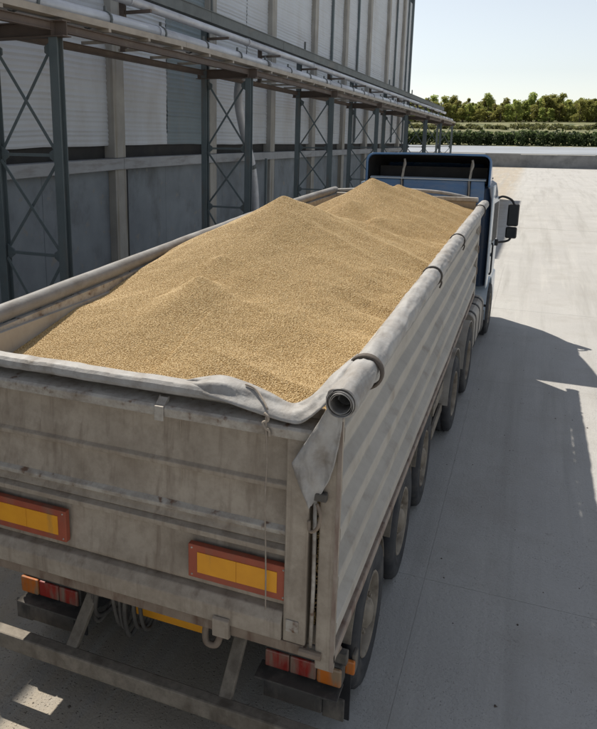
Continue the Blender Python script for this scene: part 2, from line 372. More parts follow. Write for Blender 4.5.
def leaf_cloud(name, centres, n, size, mat, rnd):
    mb = MB()
    for _ in range(n):
        c, rx, rz = rnd.choice(centres)
        while True:
            q = Vector((rnd.uniform(-1, 1), rnd.uniform(-1, 1), rnd.uniform(-1, 1)))
            if .25 < q.length < 1: break
        p = Vector((c[0] + q.x * rx, c[1] + q.y * rx, c[2] + q.z * rz))
        a = Vector((rnd.gauss(0, 1), rnd.gauss(0, 1), rnd.gauss(0, 1))).normalized()
        b = a.cross(Vector((rnd.gauss(0, 1), rnd.gauss(0, 1), rnd.gauss(0, 1)))).normalized()
        s = size * rnd.uniform(.6, 1.4)
        mb.add([p - a * s - b * s * .55, p + a * s - b * s * .55, p + a * s * .8 + b * s * .55, p - a * s * .8 + b * s * .55], [(0, 1, 2, 3)])
    return mesh_of(mb, name, MT[mat])
TREES = []
rt = random.Random(5)
for k in range(6):
    H = rt.uniform(6.2, 8.6); cs = []; tb = MB()
    tb.tube([(0, 0, -.4), (rt.uniform(-.1, .1), .05, H * .35), (rt.uniform(-.2, .2), 0, H * .72)], [.2, .15, .06], 7)
    for i in range(rt.randint(11, 15)):
        zz = H * (.10 + .84 * (i + .5) / 13); w = 2.3 * (1 - .72 * max(0, (zz / H - .3)) / .7)
        an = rt.uniform(0, 6.28); rr = w * rt.uniform(.35, .95)
        c = (rr * cos(an), rr * sin(an), zz)
        tb.tube([(0, 0, zz * .85), (c[0] * .6, c[1] * .6, zz * .97), c], [.06, .04, .02], 5)
        cs.append((c, rt.uniform(.85, 1.25), rt.uniform(.6, .95)))
    cs.append(((0, 0, H * .95), .45, .7))
    TREES.append((mesh_of(tb, 'trunk', MT['bark'], True), leaf_cloud('crown', cs, 1900, .17, 'leaf', rt)))
def tree(x, y, s, v, rot, label, group):
    t = thing('pine_tree', label, 'tree', (x, y, terr(y)), group)
    for nm, me in (('trunk', TREES[v][0]), ('crown', TREES[v][1])):
        o = bpy.data.objects.new(nm, me); COL.objects.link(o); o.parent = t
        o.rotation_euler = (0, 0, rot); o.scale = (s * 1.22, s * 1.22, s * rt.uniform(.88, 1.1))
for row, (yy, n, x0, x1) in enumerate(((216, 62, -62, 72), (221, 60, -64, 74), (228, 60, -66, 76), (238, 56, -68, 78))):
    for i in range(n):
        tree(x0 + (x1 - x0) * (i + rt.uniform(-.35, .35)) / n, yy + rt.uniform(-2, 2), rt.uniform(.62, .98) * (.85 if row == 0 else 1), rt.randrange(6), rt.uniform(0, 6.28),
             ('olive green tree in the front row of the far wood', 'olive green tree in the second row of the far wood', 'olive green tree in the third row of the far wood', 'olive green tree in the rearmost row of the far wood')[row],
             'trees of the far wood')

def bush_row(name, y0, y1, hgt, mat, n, size, label, cat, lump):
    cs = []
    for i in range(170):
        x = -75 + 150 * (i + rt.uniform(-.4, .4)) / 170; y = rt.uniform(y0, y1)
        hh = hgt * rt.uniform(1 - lump, 1)
        cs.append(((x, y, terr(y) + hh * .5), .95, hh * .56))
    me = leaf_cloud(name, cs, n, size, mat, rt)
    o = obj(name, None, None, me=me); return tag(o, label, cat, kind='stuff')
bush_row('hedge', 141.5, 144.5, 2.75, 'hedge', 26000, .24, 'dense dark green hedge running behind the pale far road', 'hedge', .16)
bush_row('scrub', 160, 178, 1.3, 'scrub', 15000, .2, 'yellow green scrub on the terrace between hedge and wood', 'scrub', .5)

# ================================================================== WAREHOUSE
WX = -7.2
wh = thing('warehouse', 'tall pale sheet clad warehouse with concrete columns behind the pipe rack', 'building', (WX, 27, 0))
colsY = [-9.8, -4.5, .8, 6.1, 11.4, 16.7, 22.0, 27.3, 32.6, 37.9, 43.2, 48.5]
WTOP = 13.3
def wtop(y): return 9.9 if y < 29.9 else WTOP  # near hall lowered: unseen roof step, added so the sun reaches the load
def yslab(mb, x0, x1, y0, y1, z0, z1):
    a, b = slope(y0), slope(y1)
    return mb.add([(x0, y0, z0 + a), (x1, y0, z0 + a), (x1, y1, z0 + b), (x0, y1, z0 + b), (x0, y0, z1 + a), (x1, y0, z1 + a), (x1, y1, z1 + b), (x0, y1, z1 + b)],
                  [(0, 3, 2, 1), (4, 5, 6, 7), (0, 1, 5, 4), (1, 2, 6, 5), (2, 3, 7, 6), (3, 0, 4, 7)])
def corrugated(y0, y1, z0, z1, seed):
    """sheet with fine horizontal, slightly buckled ribs"""
    mb = MB(); rr = random.Random(seed); prof = []; z = z0
    while z < z1:
        h = rr.uniform(.085, .135); prof += [(z, 0), (z + h * .45, rr.uniform(.008, .02)), (z + h * .8, rr.uniform(.0, .006))]; z += h
    prof.append((z1, 0)); ny = 6; vs = []; fs = []
    for z, dx in prof:
        for j in range(ny + 1):
            y = y0 + (y1 - y0) * j / ny
            vs.append((WX + .02 + dx + .018 * fbm(y * .8 + seed, z * .9, seed, 3), y, min(z, z1) + slope(y) + .03 * fbm(y * .5, z * .25, seed + 9, 2)))
    for i in range(len(prof) - 1):
        for j in range(ny): fs.append((i * (ny + 1) + j, i * (ny + 1) + j + 1, (i + 1) * (ny + 1) + j + 1, (i + 1) * (ny + 1) + j))
    return mb.add(vs, fs)
edges = colsY + [52.0]
for i, (ya, yb) in enumerate(zip(edges, edges[1:])):
    w0, w1 = ya + .24, yb - (.24 if yb < 51 else .05)
    if abs(ya - 11.4) < .1:      # this bay has a narrower blue grey sheet beside the white one
        obj('wall_panel', corrugated(w0, 14.05, 3.42, wtop(ya), i), 'panel', wh)
        obj('wall_panel', corrugated(14.08, w1, 3.42, wtop(ya), i + 40), 'tealpanel', wh, label='narrow blue grey wall sheet')
    elif i % 3 == 0:
        obj('wall_panel', corrugated(w0, w1, 3.42, wtop(ya), i), 'panel', wh)
    else:
        md = (w0 + w1) / 2 + .4
        obj('wall_panel', corrugated(w0, md - .015, 3.42, wtop(ya + 3.0), i), 'panel', wh)
        obj('wall_panel', corrugated(md + .015, w1, 3.42, wtop(ya + 3.0), i + 70), 'panel', wh)
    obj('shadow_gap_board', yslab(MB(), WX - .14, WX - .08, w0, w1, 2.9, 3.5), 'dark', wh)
    obj('base_panel', yslab(MB(), WX - .10, WX + .02, w0 + (.22 if i % 2 == 0 else 0), w0 + 2.3, -.9, 2.86), 'lowwall', wh, .012)
    obj('base_panel', yslab(MB(), WX - .11, WX + .008, w0 + 2.32, w1, -.9, 2.86), 'lowwall', wh, .012)
    obj('concrete_beam', yslab(MB(), WX - .08, WX + .30, ya + .006, yb - .006, 2.875, 3.13), 'beam', wh, .012)
    if i % 2 == 0: obj('downpipe', MB().tube([(WX + .09, w0 + .11, slope(ya) - .4), (WX + .09, w0 + .11, 2.84 + slope(ya))], .07, 10), 'dark', wh, smooth=True)
for i, y in enumerate(colsY):
    s = slope(y)
    obj('column', MB().box(WX - .1, WX + .2, y - .24, y + .24, -1.2, 2.87 + s), 'column', wh, .015)
    obj('column', MB().box(WX - .1, WX + .2, y - .24, y + .24, 3.135 + s, wtop(y + 3.0)), 'column', wh, .015)
for y in (30.2, 35.3, 46.0, 50.4):
    obj('wall_stay', MB().box(WX + .05, WX + .14, y - .07, y + .07, 3.5 + slope(y), WTOP), 'steel', wh)
obj('end_post', MB().box(WX - .3, WX + .16, 51.93, 52.2, -1.2, WTOP), 'steel', wh, .01)
for (y0_, y1_, T) in ((-10, 27.3, 9.9), (27.32, 52.1, WTOP)):
    obj('rear_shell', MB().box(WX - 14, WX - .2, y0_, y1_, -1.2, T - .1), 'lowwall', wh)
    obj('roof', MB().prism([(WX - 14.3, T - .1), (WX + .28, T + .001), (WX + .28, T + .12), (WX - 7, T + 1.0), (WX - 14.3, T + .1)], 'y', y0_ - .2 if T < 11 else y0_, y1_ if T < 11 else y1_ + .25), 'steel', wh)

# ================================================================== PIPE RACK
XF, XB = -4.4, -5.55
def rs(y): return -.018 * max(0, y - 9)
BY = [5.55 + 7.45 * k for k in range(-1, 8)]
rack = thing('pipe_rack', 'grey green steel pipe rack on braced posts along the warehouse', 'pipe rack', ((XF + XB) / 2, 28, 0))
def hbeam(x, y, z0, z1, w=.145, t=.012):
    mb = MB()
    mb.box(x - w / 2, x + w / 2, y - w / 2, y - w / 2 + t, z0, z1); mb.box(x - w / 2, x + w / 2, y + w / 2 - t, y + w / 2, z0, z1)
    mb.box(x - t / 2, x + t / 2, y - w / 2 + t, y + w / 2 - t, z0, z1); return mb
for k, y in enumerate(BY):
    s = rs(y); g = slope(y)
    for x in (XF, XB):
        top = 5.06 + s if x == XF else 6.62 + s
        p = obj('post', hbeam(x, y, g - .4, top), 'steel', rack)
        obj('base_plate', MB().box(x - .2, x + .2, y - .2, y + .2, g - .02, g + .025), 'steel', p)
    # cap beam: I section across the bent
    z = 5.06 + s; mb = MB()
    mb.box(XB - .2, XF + .2, y - .1, y + .1, z + .001, z + .017); mb.box(XB - .2, XF + .2, y - .1, y + .1, z + .2, z + .216); mb.box(XB - .2, XF + .2, y - .008, y + .008, z + .017, z + .2)
    mb.box(XF - .012, XF + .0, y - .095, y + .095, z + .017, z + .2)
    obj('cap_beam', mb, 'brownsteel', rack)
    xa, xb = XB + .075, XF - .075
    for zz in (3.42 + s, 1.92 + g):
        obj('strut', MB().box(xa, xb, y - .022, y + .022, zz - .022, zz + .022), 'steel', rack)
    for za, zb in ((3.5 + s, 4.98 + s), (2.0 + g, 3.34 + s), (.25 + g, 1.84 + g)):
        obj('brace', MB().bar((xa, y + .035, za), (xb, y + .035, zb), .045, .012, (0, 1, 0)), 'steel', rack)
        obj('brace', MB().bar((xa, y - .035, zb), (xb, y - .035, za), .045, .012, (0, 1, 0)), 'steel', rack)
    for zz in (4.9 + s, 3.42 + s, 1.92 + g):
        for x, sg in ((xa, 1), (xb, -1)):
            obj('gusset', MB().prism([(x - .004 * sg, zz - .13), (x + .12 * sg, zz - .04), (x + .12 * sg, zz + .04), (x - .004 * sg, zz + .12)], 'y', y - .012, y + .012), 'steel', rack)
for ya, yb in zip(BY, BY[1:]):
    for x in (XF, XB):
        a, b = rs(ya), rs(yb); mb = MB()
        for (dx0, dx1, z0, z1) in ((-.045, .045, 5.14, 5.15), (-.045, .045, 5.252, 5.262), (-.005, .005, 5.15, 5.252)):
            mb.add([(x + dx0, ya + .11, z0 + a), (x + dx1, ya + .11, z0 + a), (x + dx1, yb - .11, z0 + b), (x + dx0, yb - .11, z0 + b),
                    (x + dx0, ya + .11, z1 + a), (x + dx1, ya + .11, z1 + a), (x + dx1, yb - .11, z1 + b), (x + dx0, yb - .11, z1 + b)],
                   [(0, 3, 2, 1), (4, 5, 6, 7), (0, 1, 5, 4), (1, 2, 6, 5), (2, 3, 7, 6), (3, 0, 4, 7)])
        obj('stringer', mb, 'brownsteel', rack)
    for i in range(1, 6):
        y = ya + (yb - ya) * i / 6; z = 5.29 + rs(y)
        obj('cross_tie', MB().box(XB - .1, XF + .12, y - .035, y + .035, z - .02, z + .03), 'tan', rack)
    # hangers of the upper duct
    ym = (ya + yb) / 2
    obj('hanger', MB().box(XB - .05, XB + .05, ym - .05, ym + .05, 5.27 + rs(ym), 6.28 + rs(ym)), 'brownsteel', rack)
    for yq in (ya, ym):
        z = 5.98 + rs(yq)
        obj('bracket', MB().bar((XB + .06, yq + .0, z), (XB + .62, yq, z), .06, .06), 'brownsteel', rack)

def run(name, x, z, r, mat, label, cat, clamp=True, n=14, group=None):
    t = thing(name, label, cat, (x, BY[0], z + rs(BY[0])), group)
    y0, y1 = BY[0] - 1, BY[-1] + 1.2; L = 5.9; y = y0
    while y < y1 - .5:
        ye = min(y + L, y1)
        obj('pipe_length', MB().tube([(x, y + .01, z + rs(y)), (x, ye - .01, z + rs(ye))], r, n), mat, t, smooth=False)
        obj('flange', MB().tube([(x, ye - .03, z + rs(ye)), (x, ye + .03, z + rs(ye))], r * 1.16, n), mat, t)
        y = ye
    for p in t.children:
        for f in p.data.polygons: f.use_smooth = len(f.vertices) == 4
    if clamp:
        y = y0 + .8
        while y < y1:
            mb = MB(); mb.lathe([(-.025, r + .003), (-.025, r + .02), (.025, r + .02), (.025, r + .003)], n, 'y', (x, y, z + rs(y)))
            mb.box(x - .02, x + .02, y - .02, y + .02, z + rs(y) + r, z + rs(y) + r + .09)
            obj('clamp', mb, 'darkrail', t); y += 1.86
    return t
run('pipe', -4.62, 5.53, .115, 'pipe', 'pale metal pipe with dark clamps along the front of the rack', 'pipe')
run('pipe', -4.95, 5.50, .085, 'pipe', 'thinner pale pipe second from the front on the rack', 'pipe', True, 12)
run('pipe', -5.25, 5.51, .10, 'pipe', 'pale pipe at the back of the rack next to the tall posts', 'pipe', False, 12)
run('pipe', -5.18, 6.12, .09, 'pipe', 'pale pipe held by brackets just below the dark upper duct', 'pipe', False, 12)
def tray(name, x0, x1, z0, z1, mat, label, cat):
    t = thing(name, label, cat, ((x0 + x1) / 2, BY[0], z0)); y0, y1 = BY[0] - 1, BY[-1] + 1.2; n = 10
    for i in range(n):
        a = y0 + (y1 - y0) * i / n; b = y0 + (y1 - y0) * (i + 1) / n - .012
        mb = MB()
        for (xa, xb, za, zb) in ((x0, x1, z0, z0 + .012), (x0, x0 + .012, z0 + .012, z1), (x1 - .012, x1, z0 + .012, z1)):
            mb.add([(xa, a, za + rs(a)), (xb, a, za + rs(a)), (xb, b, za + rs(b)), (xa, b, za + rs(b)), (xa, a, zb + rs(a)), (xb, a, zb + rs(a)), (xb, b, zb + rs(b)), (xa, b, zb + rs(b))],
                   [(0, 3, 2, 1), (4, 5, 6, 7), (0, 1, 5, 4), (1, 2, 6, 5), (2, 3, 7, 6), (3, 0, 4, 7)])
        obj('tray_length', mb, mat, t)
    return t
tray('cable_tray', -4.50, -4.28, 5.325, 5.42, 'tan', 'dusty tan cable tray below the clamped front pipe', 'cable tray')
# upper duct: closed section, one length per bay
du = thing('steel_duct', 'dark steel duct running highest along the rack', 'duct', (XB, BY[0], 6.3))
yy0 = BY[0] - 1
while yy0 < BY[-1] + .6:
    b = min(yy0 + 5.2, BY[-1] + .9)
    mb = MB()
    for (xa, xb, za, zb) in ((-5.50, -5.24, 6.30, 6.315), (-5.50, -5.485, 6.315, 6.53), (-5.255, -5.24, 6.315, 6.53), (-5.52, -5.22, 6.53, 6.55)):
        a_, b_ = rs(yy0), rs(b)
        mb.add([(xa, yy0, za + a_), (xb, yy0, za + a_), (xb, b - .01, za + b_), (xa, b - .01, za + b_), (xa, yy0, zb + a_), (xb, yy0, zb + a_), (xb, b - .01, zb + b_), (xa, b - .01, zb + b_)],
               [(0, 3, 2, 1), (4, 5, 6, 7), (0, 1, 5, 4), (1, 2, 6, 5), (2, 3, 7, 6), (3, 0, 4, 7)])
    obj('duct_length', mb, 'darkrail', du); yy0 = b
for y in BY: obj('duct_pin', MB().tube([(-5.37, y, 6.55 + rs(y)), (-5.37, y, 6.85 + rs(y))], .035, 8), 'darkrail', du)

dp = thing('drain_pipe', 'thick pale drain pipe slanting down behind the second rack bent', 'pipe', (-6.2, 18.4, 0))
pts = spline([(-5.3, 15.1, 5.35), (-5.75, 15.7, 5.1), (-6.1, 16.45, 4.6), (-6.2, 17.1, 3.8), (-6.2, 17.85, 2.7), (-6.2, 18.2, 1.5), (-6.2, 18.28, -.15)], 5)
obj('pipe_length', MB().tube(pts, .125, 14), 'pipe', dp, smooth=True)
obj('collar', MB().tube([(-6.2, 17.83, 2.74), (-6.2, 17.88, 2.62)], .145, 14), 'darkrail', dp)
obj('stand', MB().bar((-6.0, 18.6, -.2), (-6.0, 18.6, 2.9), .07, .07), 'steel', dp)

# ================================================================== TRAILER
tr = thing('tipper_trailer', 'dirty grey ribbed tipper trailer heaped with golden grain', 'trailer', (0, 4.6, 0))
# --- right and left side planks (each a rolled plank with a raised rib)
def plank(sx, z0, z1, y0, y1, ztop=None, seed=0):
    mb = MB(); h = z1 - z0; N = 40
    prof = [(0.0, 0.0), (0.0, .20), (.004, .22), (.052, .34), (.056, .36), (.056, .62), (.052, .645), (.004, .80), (0, .82), (.0, .992), (-.006, .994), (-.006, 1.0)]
    vs = []; fs = []
    for j in range(N + 1):
        y = y0 + (y1 - y0) * j / N
        for dx, t in prof:
            w = .006 * fbm(y * .9, (z0 + h * t) * 2.0, seed, 3) + .006 * sin((y - y0) / (y1 - y0) * pi)
            vs.append((sx * (1.206 + dx + w), y, z0 + h * t))
        for dx, t in ((-.04, 1.0), (-.04, 0.0)): vs.append((sx * (1.206 + dx), y, z0 + h * t))
    m = len(prof) + 2
    for j in range(N):
        for i in range(m): fs.append((j * m + i, j * m + (i + 1) % m, (j + 1) * m + (i + 1) % m, (j + 1) * m + i))
    fs += [tuple(range(m))[::-1], tuple(N * m + i for i in range(m))]
    return mb.add(vs, fs)
NP = 5; Z0, Z1 = 1.10, 2.48
for i in range(NP):
    a = Z0 + (Z1 - Z0) * i / NP; b = Z0 + (Z1 - Z0) * (i + 1) / NP
    obj('side_plank', plank(1, a + .001, b - .001, .03, 9.2, seed=i), 'side', tr)
    obj('side_plank', plank(-1, a + .001, b - .001, .03, 9.2, seed=i + 20), 'side', tr)
for sx in (1, -1):
    x0, x1 = sorted((sx * 1.185, sx * 1.262))
    obj('bottom_rail', MB().box(x0, x1, -.01, 9.22, 1.035, 1.098), 'rustedge', tr, .008)
    x0, x1 = sorted((sx * 1.17, sx * 1.262))
    obj('front_post', MB().box(x0, x1, 9.205, 9.32, 1.036, 2.56), 'rail', tr, .01)
    for zz in (1.5, 1.86, 2.2): obj('lashing_plate', MB().box(min(sx * 1.262, sx * 1.275), max(sx * 1.262, sx * 1.275), 9.215, 9.30, zz - .06, zz + .06), 'rust', tr, .004)
# top edge boards
obj('top_rail', MB().box(1.15, 1.25, .03, 9.2, 2.482, 2.53), 'rail', tr, .01)
lrail = [(-.15, 2.545), (.67, 2.572), (2.0, 2.617), (5.1, 2.715), (7.5, 2.745), (9.4, 2.755)]
def lz(y):
    for (a, za), (b, zb) in zip(lrail, lrail[1:]):
        if a <= y <= b: return za + (zb - za) * (y - a) / (b - a)
    return lrail[-1][1]
mb = MB(); ys = [.03 + 9.17 * i / 24 for i in range(25)]
vs = []; fs = []
for y in ys: vs += [(-1.235, y, 2.484), (-1.235, y, lz(y) - .055), (-1.195, y, lz(y) - .055), (-1.195, y, 2.2), (-1.2, y, 2.2)]
for j in range(24):
    for i in range(5): fs.append((j * 5 + i, j * 5 + (i + 1) % 5, (j + 1) * 5 + (i + 1) % 5, (j + 1) * 5 + i))
obj('top_board', mb.add(vs, fs), 'rail', tr)
pl = [(-1.28 + .006 * fbm(y, 2.2), y, lz(y) + .004 * fbm(y * 1.3, 7)) for y in [-.15 + 9.55 * i / 50 for i in range(51)]]
obj('side_tube', MB().tube(pl, [.062 + .003 * fbm(i * .35, 1) for i in range(51)], 16), 'tubegrey', tr, smooth=True, label='grey tarpaulin tube along the far side of the trailer')
# floor and headboard
obj('load_floor', MB().box(-1.18, 1.18, .1, 9.2, 1.11, 1.17), 'chassis', tr)
hb = obj('headboard', MB().box(-1.18, 1.17, 9.205, 9.26, 1.1, 2.66), 'headboard', tr, .01)
obj('headboard_rail', MB().box(-1.2, 1.2, 9.18, 9.29, 2.661, 2.73), 'rail', tr, .012)
hc = spline([(-1.2, 9.3, 2.76), (-.6, 9.3, 2.80), (0, 9.3, 2.81), (.55, 9.28, 2.79), (.95, 9.27, 2.73), (1.2, 9.27, 2.66)], 8)
obj('front_hoop', MB().tube(hc, .03, 10), 'tarp', tr, smooth=True)

# --- tailgate
tg = sub('tailgate', tr, (0, 0, 1.05))
def gbox(name, x0, x1, y0, y1, z0, z1, mat='gate', bev=.006, parent=None): return obj(name, MB().box(x0, x1, y0, y1, z0, z1), mat, parent or tg, bev)
def gpanel(z0, z1, seed):
    mb = MB()
    def fn(u, v):
        x = -1.08 + 2.06 * u; z = z0 + (z1 - z0) * v
        e = min(1, min(u, 1 - u) * 12) * min(1, min(v, 1 - v) * 5)
        return (x, .058 - .006 * e * (.6 + fbm(x * 1.2, z * 2, seed, 3)) - .036 * (1 - v) ** 2.2 + (.03 if v < .01 else 0), z)
    mb.grid(fn, 60, 16); o = obj('gate_panel', mb, 'gate', tg, smooth=True); return o
for i, (a, b) in enumerate(((2.0, 2.31), (1.73, 2.012), (1.66, 1.742), (1.282, 1.605))): gpanel(a, b, i * 3.1)
obj('gate_back', MB().box(-1.1, 1.14, .085, .105, 1.06, 2.43), 'gate', tg)
obj('gate_rib', MB().prism([(.06, 1.60), (.0, 1.612), (-.004, 1.645), (.06, 1.664)], 'x', -1.08, .98), 'gate', tg, .004)
for zr in (2.004, 1.742): obj('gate_rib', MB().prism([(.062, zr - .036), (.010, zr - .016), (.006, zr + .010), (.062, zr + .052)], 'x', -1.08, .98), 'gate' if zr > 1.9 else 'rail', tg, .005)
obj('weld_seam', MB().box(.340, .347, .046, .066, 1.76, 1.99), 'gate', tg, .002)
obj('weld_seam', MB().box(.340, .347, .046, .066, 2.03, 2.29), 'gate', tg, .002)
obj('gate_top_rail', MB().prism([(.08, 2.300), (-.055, 2.306), (-.06, 2.356), (-.045, 2.368), (.08, 2.380)], 'x', -1.12, 1.12), 'rail', tg, .005)
obj('gate_bottom_rail', MB().prism([(.07, 1.12), (-.035, 1.12), (-.04, 1.225), (.0, 1.275), (.07, 1.284)], 'x', -1.12, .975), 'gate', tg, .006)
obj('gate_lip', MB().prism([(.06, 1.05), (-.02, 1.05), (-.022, 1.116), (.06, 1.116)], 'x', -1.14, 1.1), 'rust', tg, .006)
for sx in (1, -1):
    a, b = sorted((sx * .982, sx * 1.108)); gbox('gate_stile', a, b, -.025, .07, 1.121, 2.30, 'gate', .008)
    a, b = sorted((sx * 1.162, sx * 1.262))
    obj('corner_post', MB().box(a, b, -.02, .03, 1.0, 2.44), 'gate', tr, .01)
    a, b = sorted((sx * 1.245, sx * 1.266)); obj('corner_edge', MB().box(a, b, -.024, -.0205, 1.01, 2.43), 'rustedge', tr)
    x = sx * 1.135
    obj('latch_rod', MB().tube([(x, -.01, 1.12), (x + sx * .006, -.014, 1.5), (x, -.01, 2.02)], .011, 8), 'rail', tg, smooth=True)
    h = obj('latch', MB().box(x + .0, x + .07, -.06, -.02, 2.0, 2.045), 'chassis', tg, .008)
    obj('hook', MB().tube(spline([(x + .02, -.05, 1.985), (x + .045, -.07, 1.93), (x + .03, -.075, 1.86), (x - .01, -.06, 1.83), (x - .02, -.045, 1.88)], 5), .009, 8), 'rust', h, smooth=True)
    a, b = sorted((sx * 1.0, sx * 1.07)); gbox('patch_plate', a, b, -.032, -.0255, 1.19, 1.26, 'rail', .002)
    obj('hinge_pin', MB().tube([(sx * 1.08, -.03, 1.09), (sx * 1.2, -.03, 1.09)], .022, 10), 'rust', tg)
obj('rail_clip', MB().prism([(.0, 2.378), (-.068, 2.366), (-.072, 2.285), (-.062, 2.285), (-.061, 2.36), (.0, 2.40), (-.03, 2.405)][:6], 'x', .245, .30), 'rail', tg, .004)
for x in (.28,): obj('lip_clamp', MB().prism([(-.024, 1.04), (-.06, 1.05), (-.062, 1.16), (-.041, 1.17)], 'x', x + .3, x + .40), 'gate', tg, .005)
# marker plates
for sx in (-1, 1):
    x = sx * .705
    p = obj('marker_plate', MB().box(x - .2925, x + .2925, -.012, .028, 1.35, 1.555), 'plred', tg, .004, label='orange yellow marker plate with a red border')
    for a, b in ((x - .235, x - .001), (x + .001, x + .235)):
        obj('reflector', MB().box(a, b, -.0155, -.0125, 1.39, 1.515), 'plyel', p)
    for dx in (-.27, .27):
        for zz in (1.37, 1.535): obj('rivet', MB().lathe([(-.016, .0), (-.016, .004), (-.012, .006)], 8, 'y', (x + dx, 0, zz)), 'rail', p)
# rope down the gate
rp = [(.885, -.075, 2.42)] + [(.885 + .004 * sin(i), -.070 + .003 * i - .004 * cos(i * 1.7), 2.36 - i * .105) for i in range(10)] + [(.89, -.045, 1.30)]
rope = obj('rope', MB().tube(spline(rp, 3), .0042, 6), 'rope', tg, smooth=True)
obj('knot', MB().tube(spline([(.875, -.07, 2.43), (.898, -.08, 2.415), (.89, -.07, 2.39), (.870, -.075, 2.38), (.884, -.08, 2.355), (.900, -.07, 2.34), (.903, -.07, 2.31)], 5), .0075, 7), 'rope', rope, smooth=True)
obj('cord', MB().tube(spline([(.88, -.04, 2.44), (.84, .0, 2.47), (.78, .05, 2.50), (.72, .06, 2.515)], 6), .006, 6), 'rope', rope, smooth=True)

# --- tarpaulin: bar on the gate, fold at the corner, long roll, hanging flap
bar = []
for i in range(61):
    x = -1.26 + 1.98 * i / 60; bar.append((x, .045 + .006 * fbm(x * 2, 3), 2.438 + .006 * fbm(x * 1.7, 1)))
mb = MB(); prof = [(-.05, -.022), (-.058, .0), (-.052, .026), (-.034, .042), (.03, .046), (.06, .03), (.06, -.02)]
vs = []; fs = []; m = len(prof)
for i, (x, y, z) in enumerate(bar):
    k = 1 if x < .45 else max(.45, 1 - (x - .45) * 1.6)
    for a, b in prof: vs.append((x, y + a * k, z + b * (k if b > 0 else 1) + .004 * fbm(x * 6, a * 30, b * 30)))
for i in range(60):
    for j in range(m): fs.append((i * m + j, i * m + (j + 1) % m, (i + 1) * m + (j + 1) % m, (i + 1) * m + j))
fs += [tuple(range(m)), tuple(60 * m + j for j in range(m))[::-1]]
obj('tarp_bar', mb.add(vs, fs), 'tarp', tr, .008, label='grey tarpaulin bar lying along the top of the tailgate')
up = [(.28, .075, 2.445), (.42, .095, 2.492), (.55, .12, 2.520), (.69, .13, 2.50), (.83, .13, 2.46), (.95, .12, 2.425), (1.03, .12, 2.455), (1.085, .14, 2.505), (1.14, .20, 2.575), (1.19, .30, 2.62), (1.225, .42, 2.64)]
lo = [(.29, .04, 2.44), (.46, .0, 2.45), (.60, -.03, 2.445), (.75, -.035, 2.42), (.89, -.04, 2.398), (1.03, -.045, 2.39), (1.10, -.045, 2.43), (1.15, -.045, 2.485), (1.195, -.05, 2.53), (1.225, -.06, 2.55), (1.25, -.06, 2.56)]
U = spline(up, 6); L = spline(lo, 6); mb = MB(); nv = 12
def foldfn(u, v):
    i = min(len(U) - 1, round(u * (len(U) - 1))); a, b = U[i], L[i]; p = a.lerp(b, v)
    bul = sin(v * pi) * (.035 * (1 - abs(u - .38) * 1.6) if u < .7 else .012)
    cr = .008 * sin(v * 9 + u * 14) * sin(pi * v) + .006 * fbm(u * 9, v * 4)
    return (p.x, p.y - cr, p.z + max(0, bul) + cr)
mb.grid(foldfn, len(U) - 1, nv)
obj('tarp_fold', mb, 'tarp', tr, smooth=True, solid=.006, label='crumpled tarpaulin fold at the right end of the tailgate')
# long roll (a rolled sheet: open spiral at the rear end)
RY0, RY1 = -.17, 9.48
def rc(y): return (1.285 + .008 * fbm(y * .6, 5), 2.585 + .022 * sin((y - RY0) / (RY1 - RY0) * pi * .8) + .005 * fbm(y * .8, 11))
NS, NA = 320, 48; vs = []; fs = []
for i in range(NS + 1):
    y = RY0 + (RY1 - RY0) * (i / NS) ** 1.25; cx, cz = rc(y)
    for k in range(NA):
        t = 2 * pi * k / NA
        sq = min(min(abs(y - q) for q in (.34, 2.95, 5.04, 8.56)) / .12, 1)
        r = .073 + .0055 * (sq - 1) + .006 * fbm(cos(t) * 1.3 + 7, y * 1.9, sin(t) * 1.3, 4) + .0028 * sin(y * 21 + 4 * cos(t + y) + 6 * fbm(y, 2.0)) + .0035 * abs(fbm(cos(t) * 2.2 + y * 3.5, y * 4.0, sin(t) * 2.2, 3))
        vs.append((cx + r * cos(t), y, cz + r * sin(t)))
for i in range(NS):
    for k in range(NA): fs.append((i * NA + k, i * NA + (k + 1) % NA, (i + 1) * NA + (k + 1) % NA, (i + 1) * NA + k))
n0 = len(vs); cx, cz = rc(RY0)
for (rr, dy) in ((.070, -.002), (.067, -.003), (.066, .02), (.065, .05), (.062, .08), (.055, .10), (.046, .12), (.040, .9)):
    for k in range(NA):
        t = 2 * pi * k / NA; vs.append((cx + rr * cos(t), RY0 + dy, cz + rr * sin(t)))
prev = 0
for j in range(8):
    cur = n0 + j * NA
    for k in range(NA): fs.append((prev + (k + 1) % NA, prev + k, cur + k, cur + (k + 1) % NA))
    prev = cur
fs.append(tuple(prev + k for k in range(NA)))
fs.append(tuple(NS * NA + k for k in range(NA)))
roll = obj('tarp_roll', MB().add(vs, fs), 'tarp', tr, smooth=True, label='long grey tarpaulin roll with an open rear end')
sp_ = []; cx, cz = rc(RY0)
for i in range(111):
    t = i / 110; an = 2.2 + t * 2 * pi * 3.1; rr = .066 - .021 * t + .0012 * sin(an * 2.3)
    sp_.append((rr, an))
vs = []; fs = []
for j, (dy, sh) in enumerate(((-.016, 0), (.0, 0), (.3, 0))):
    for i, (rr, an) in enumerate(sp_):
        d = dy + (.011 * sin(an * .7 + 1) if j == 0 else 0)
        vs.append((cx + rr * cos(an), RY0 + d, cz + rr * sin(an)))
for j in range(2):
    for i in range(110): fs.append((j * 111 + i, j * 111 + i + 1, (j + 1) * 111 + i + 1, (j + 1) * 111 + i))
obj('tarp_layers', MB().add(vs, fs), 'tarp', roll, smooth=True, solid=.0028)
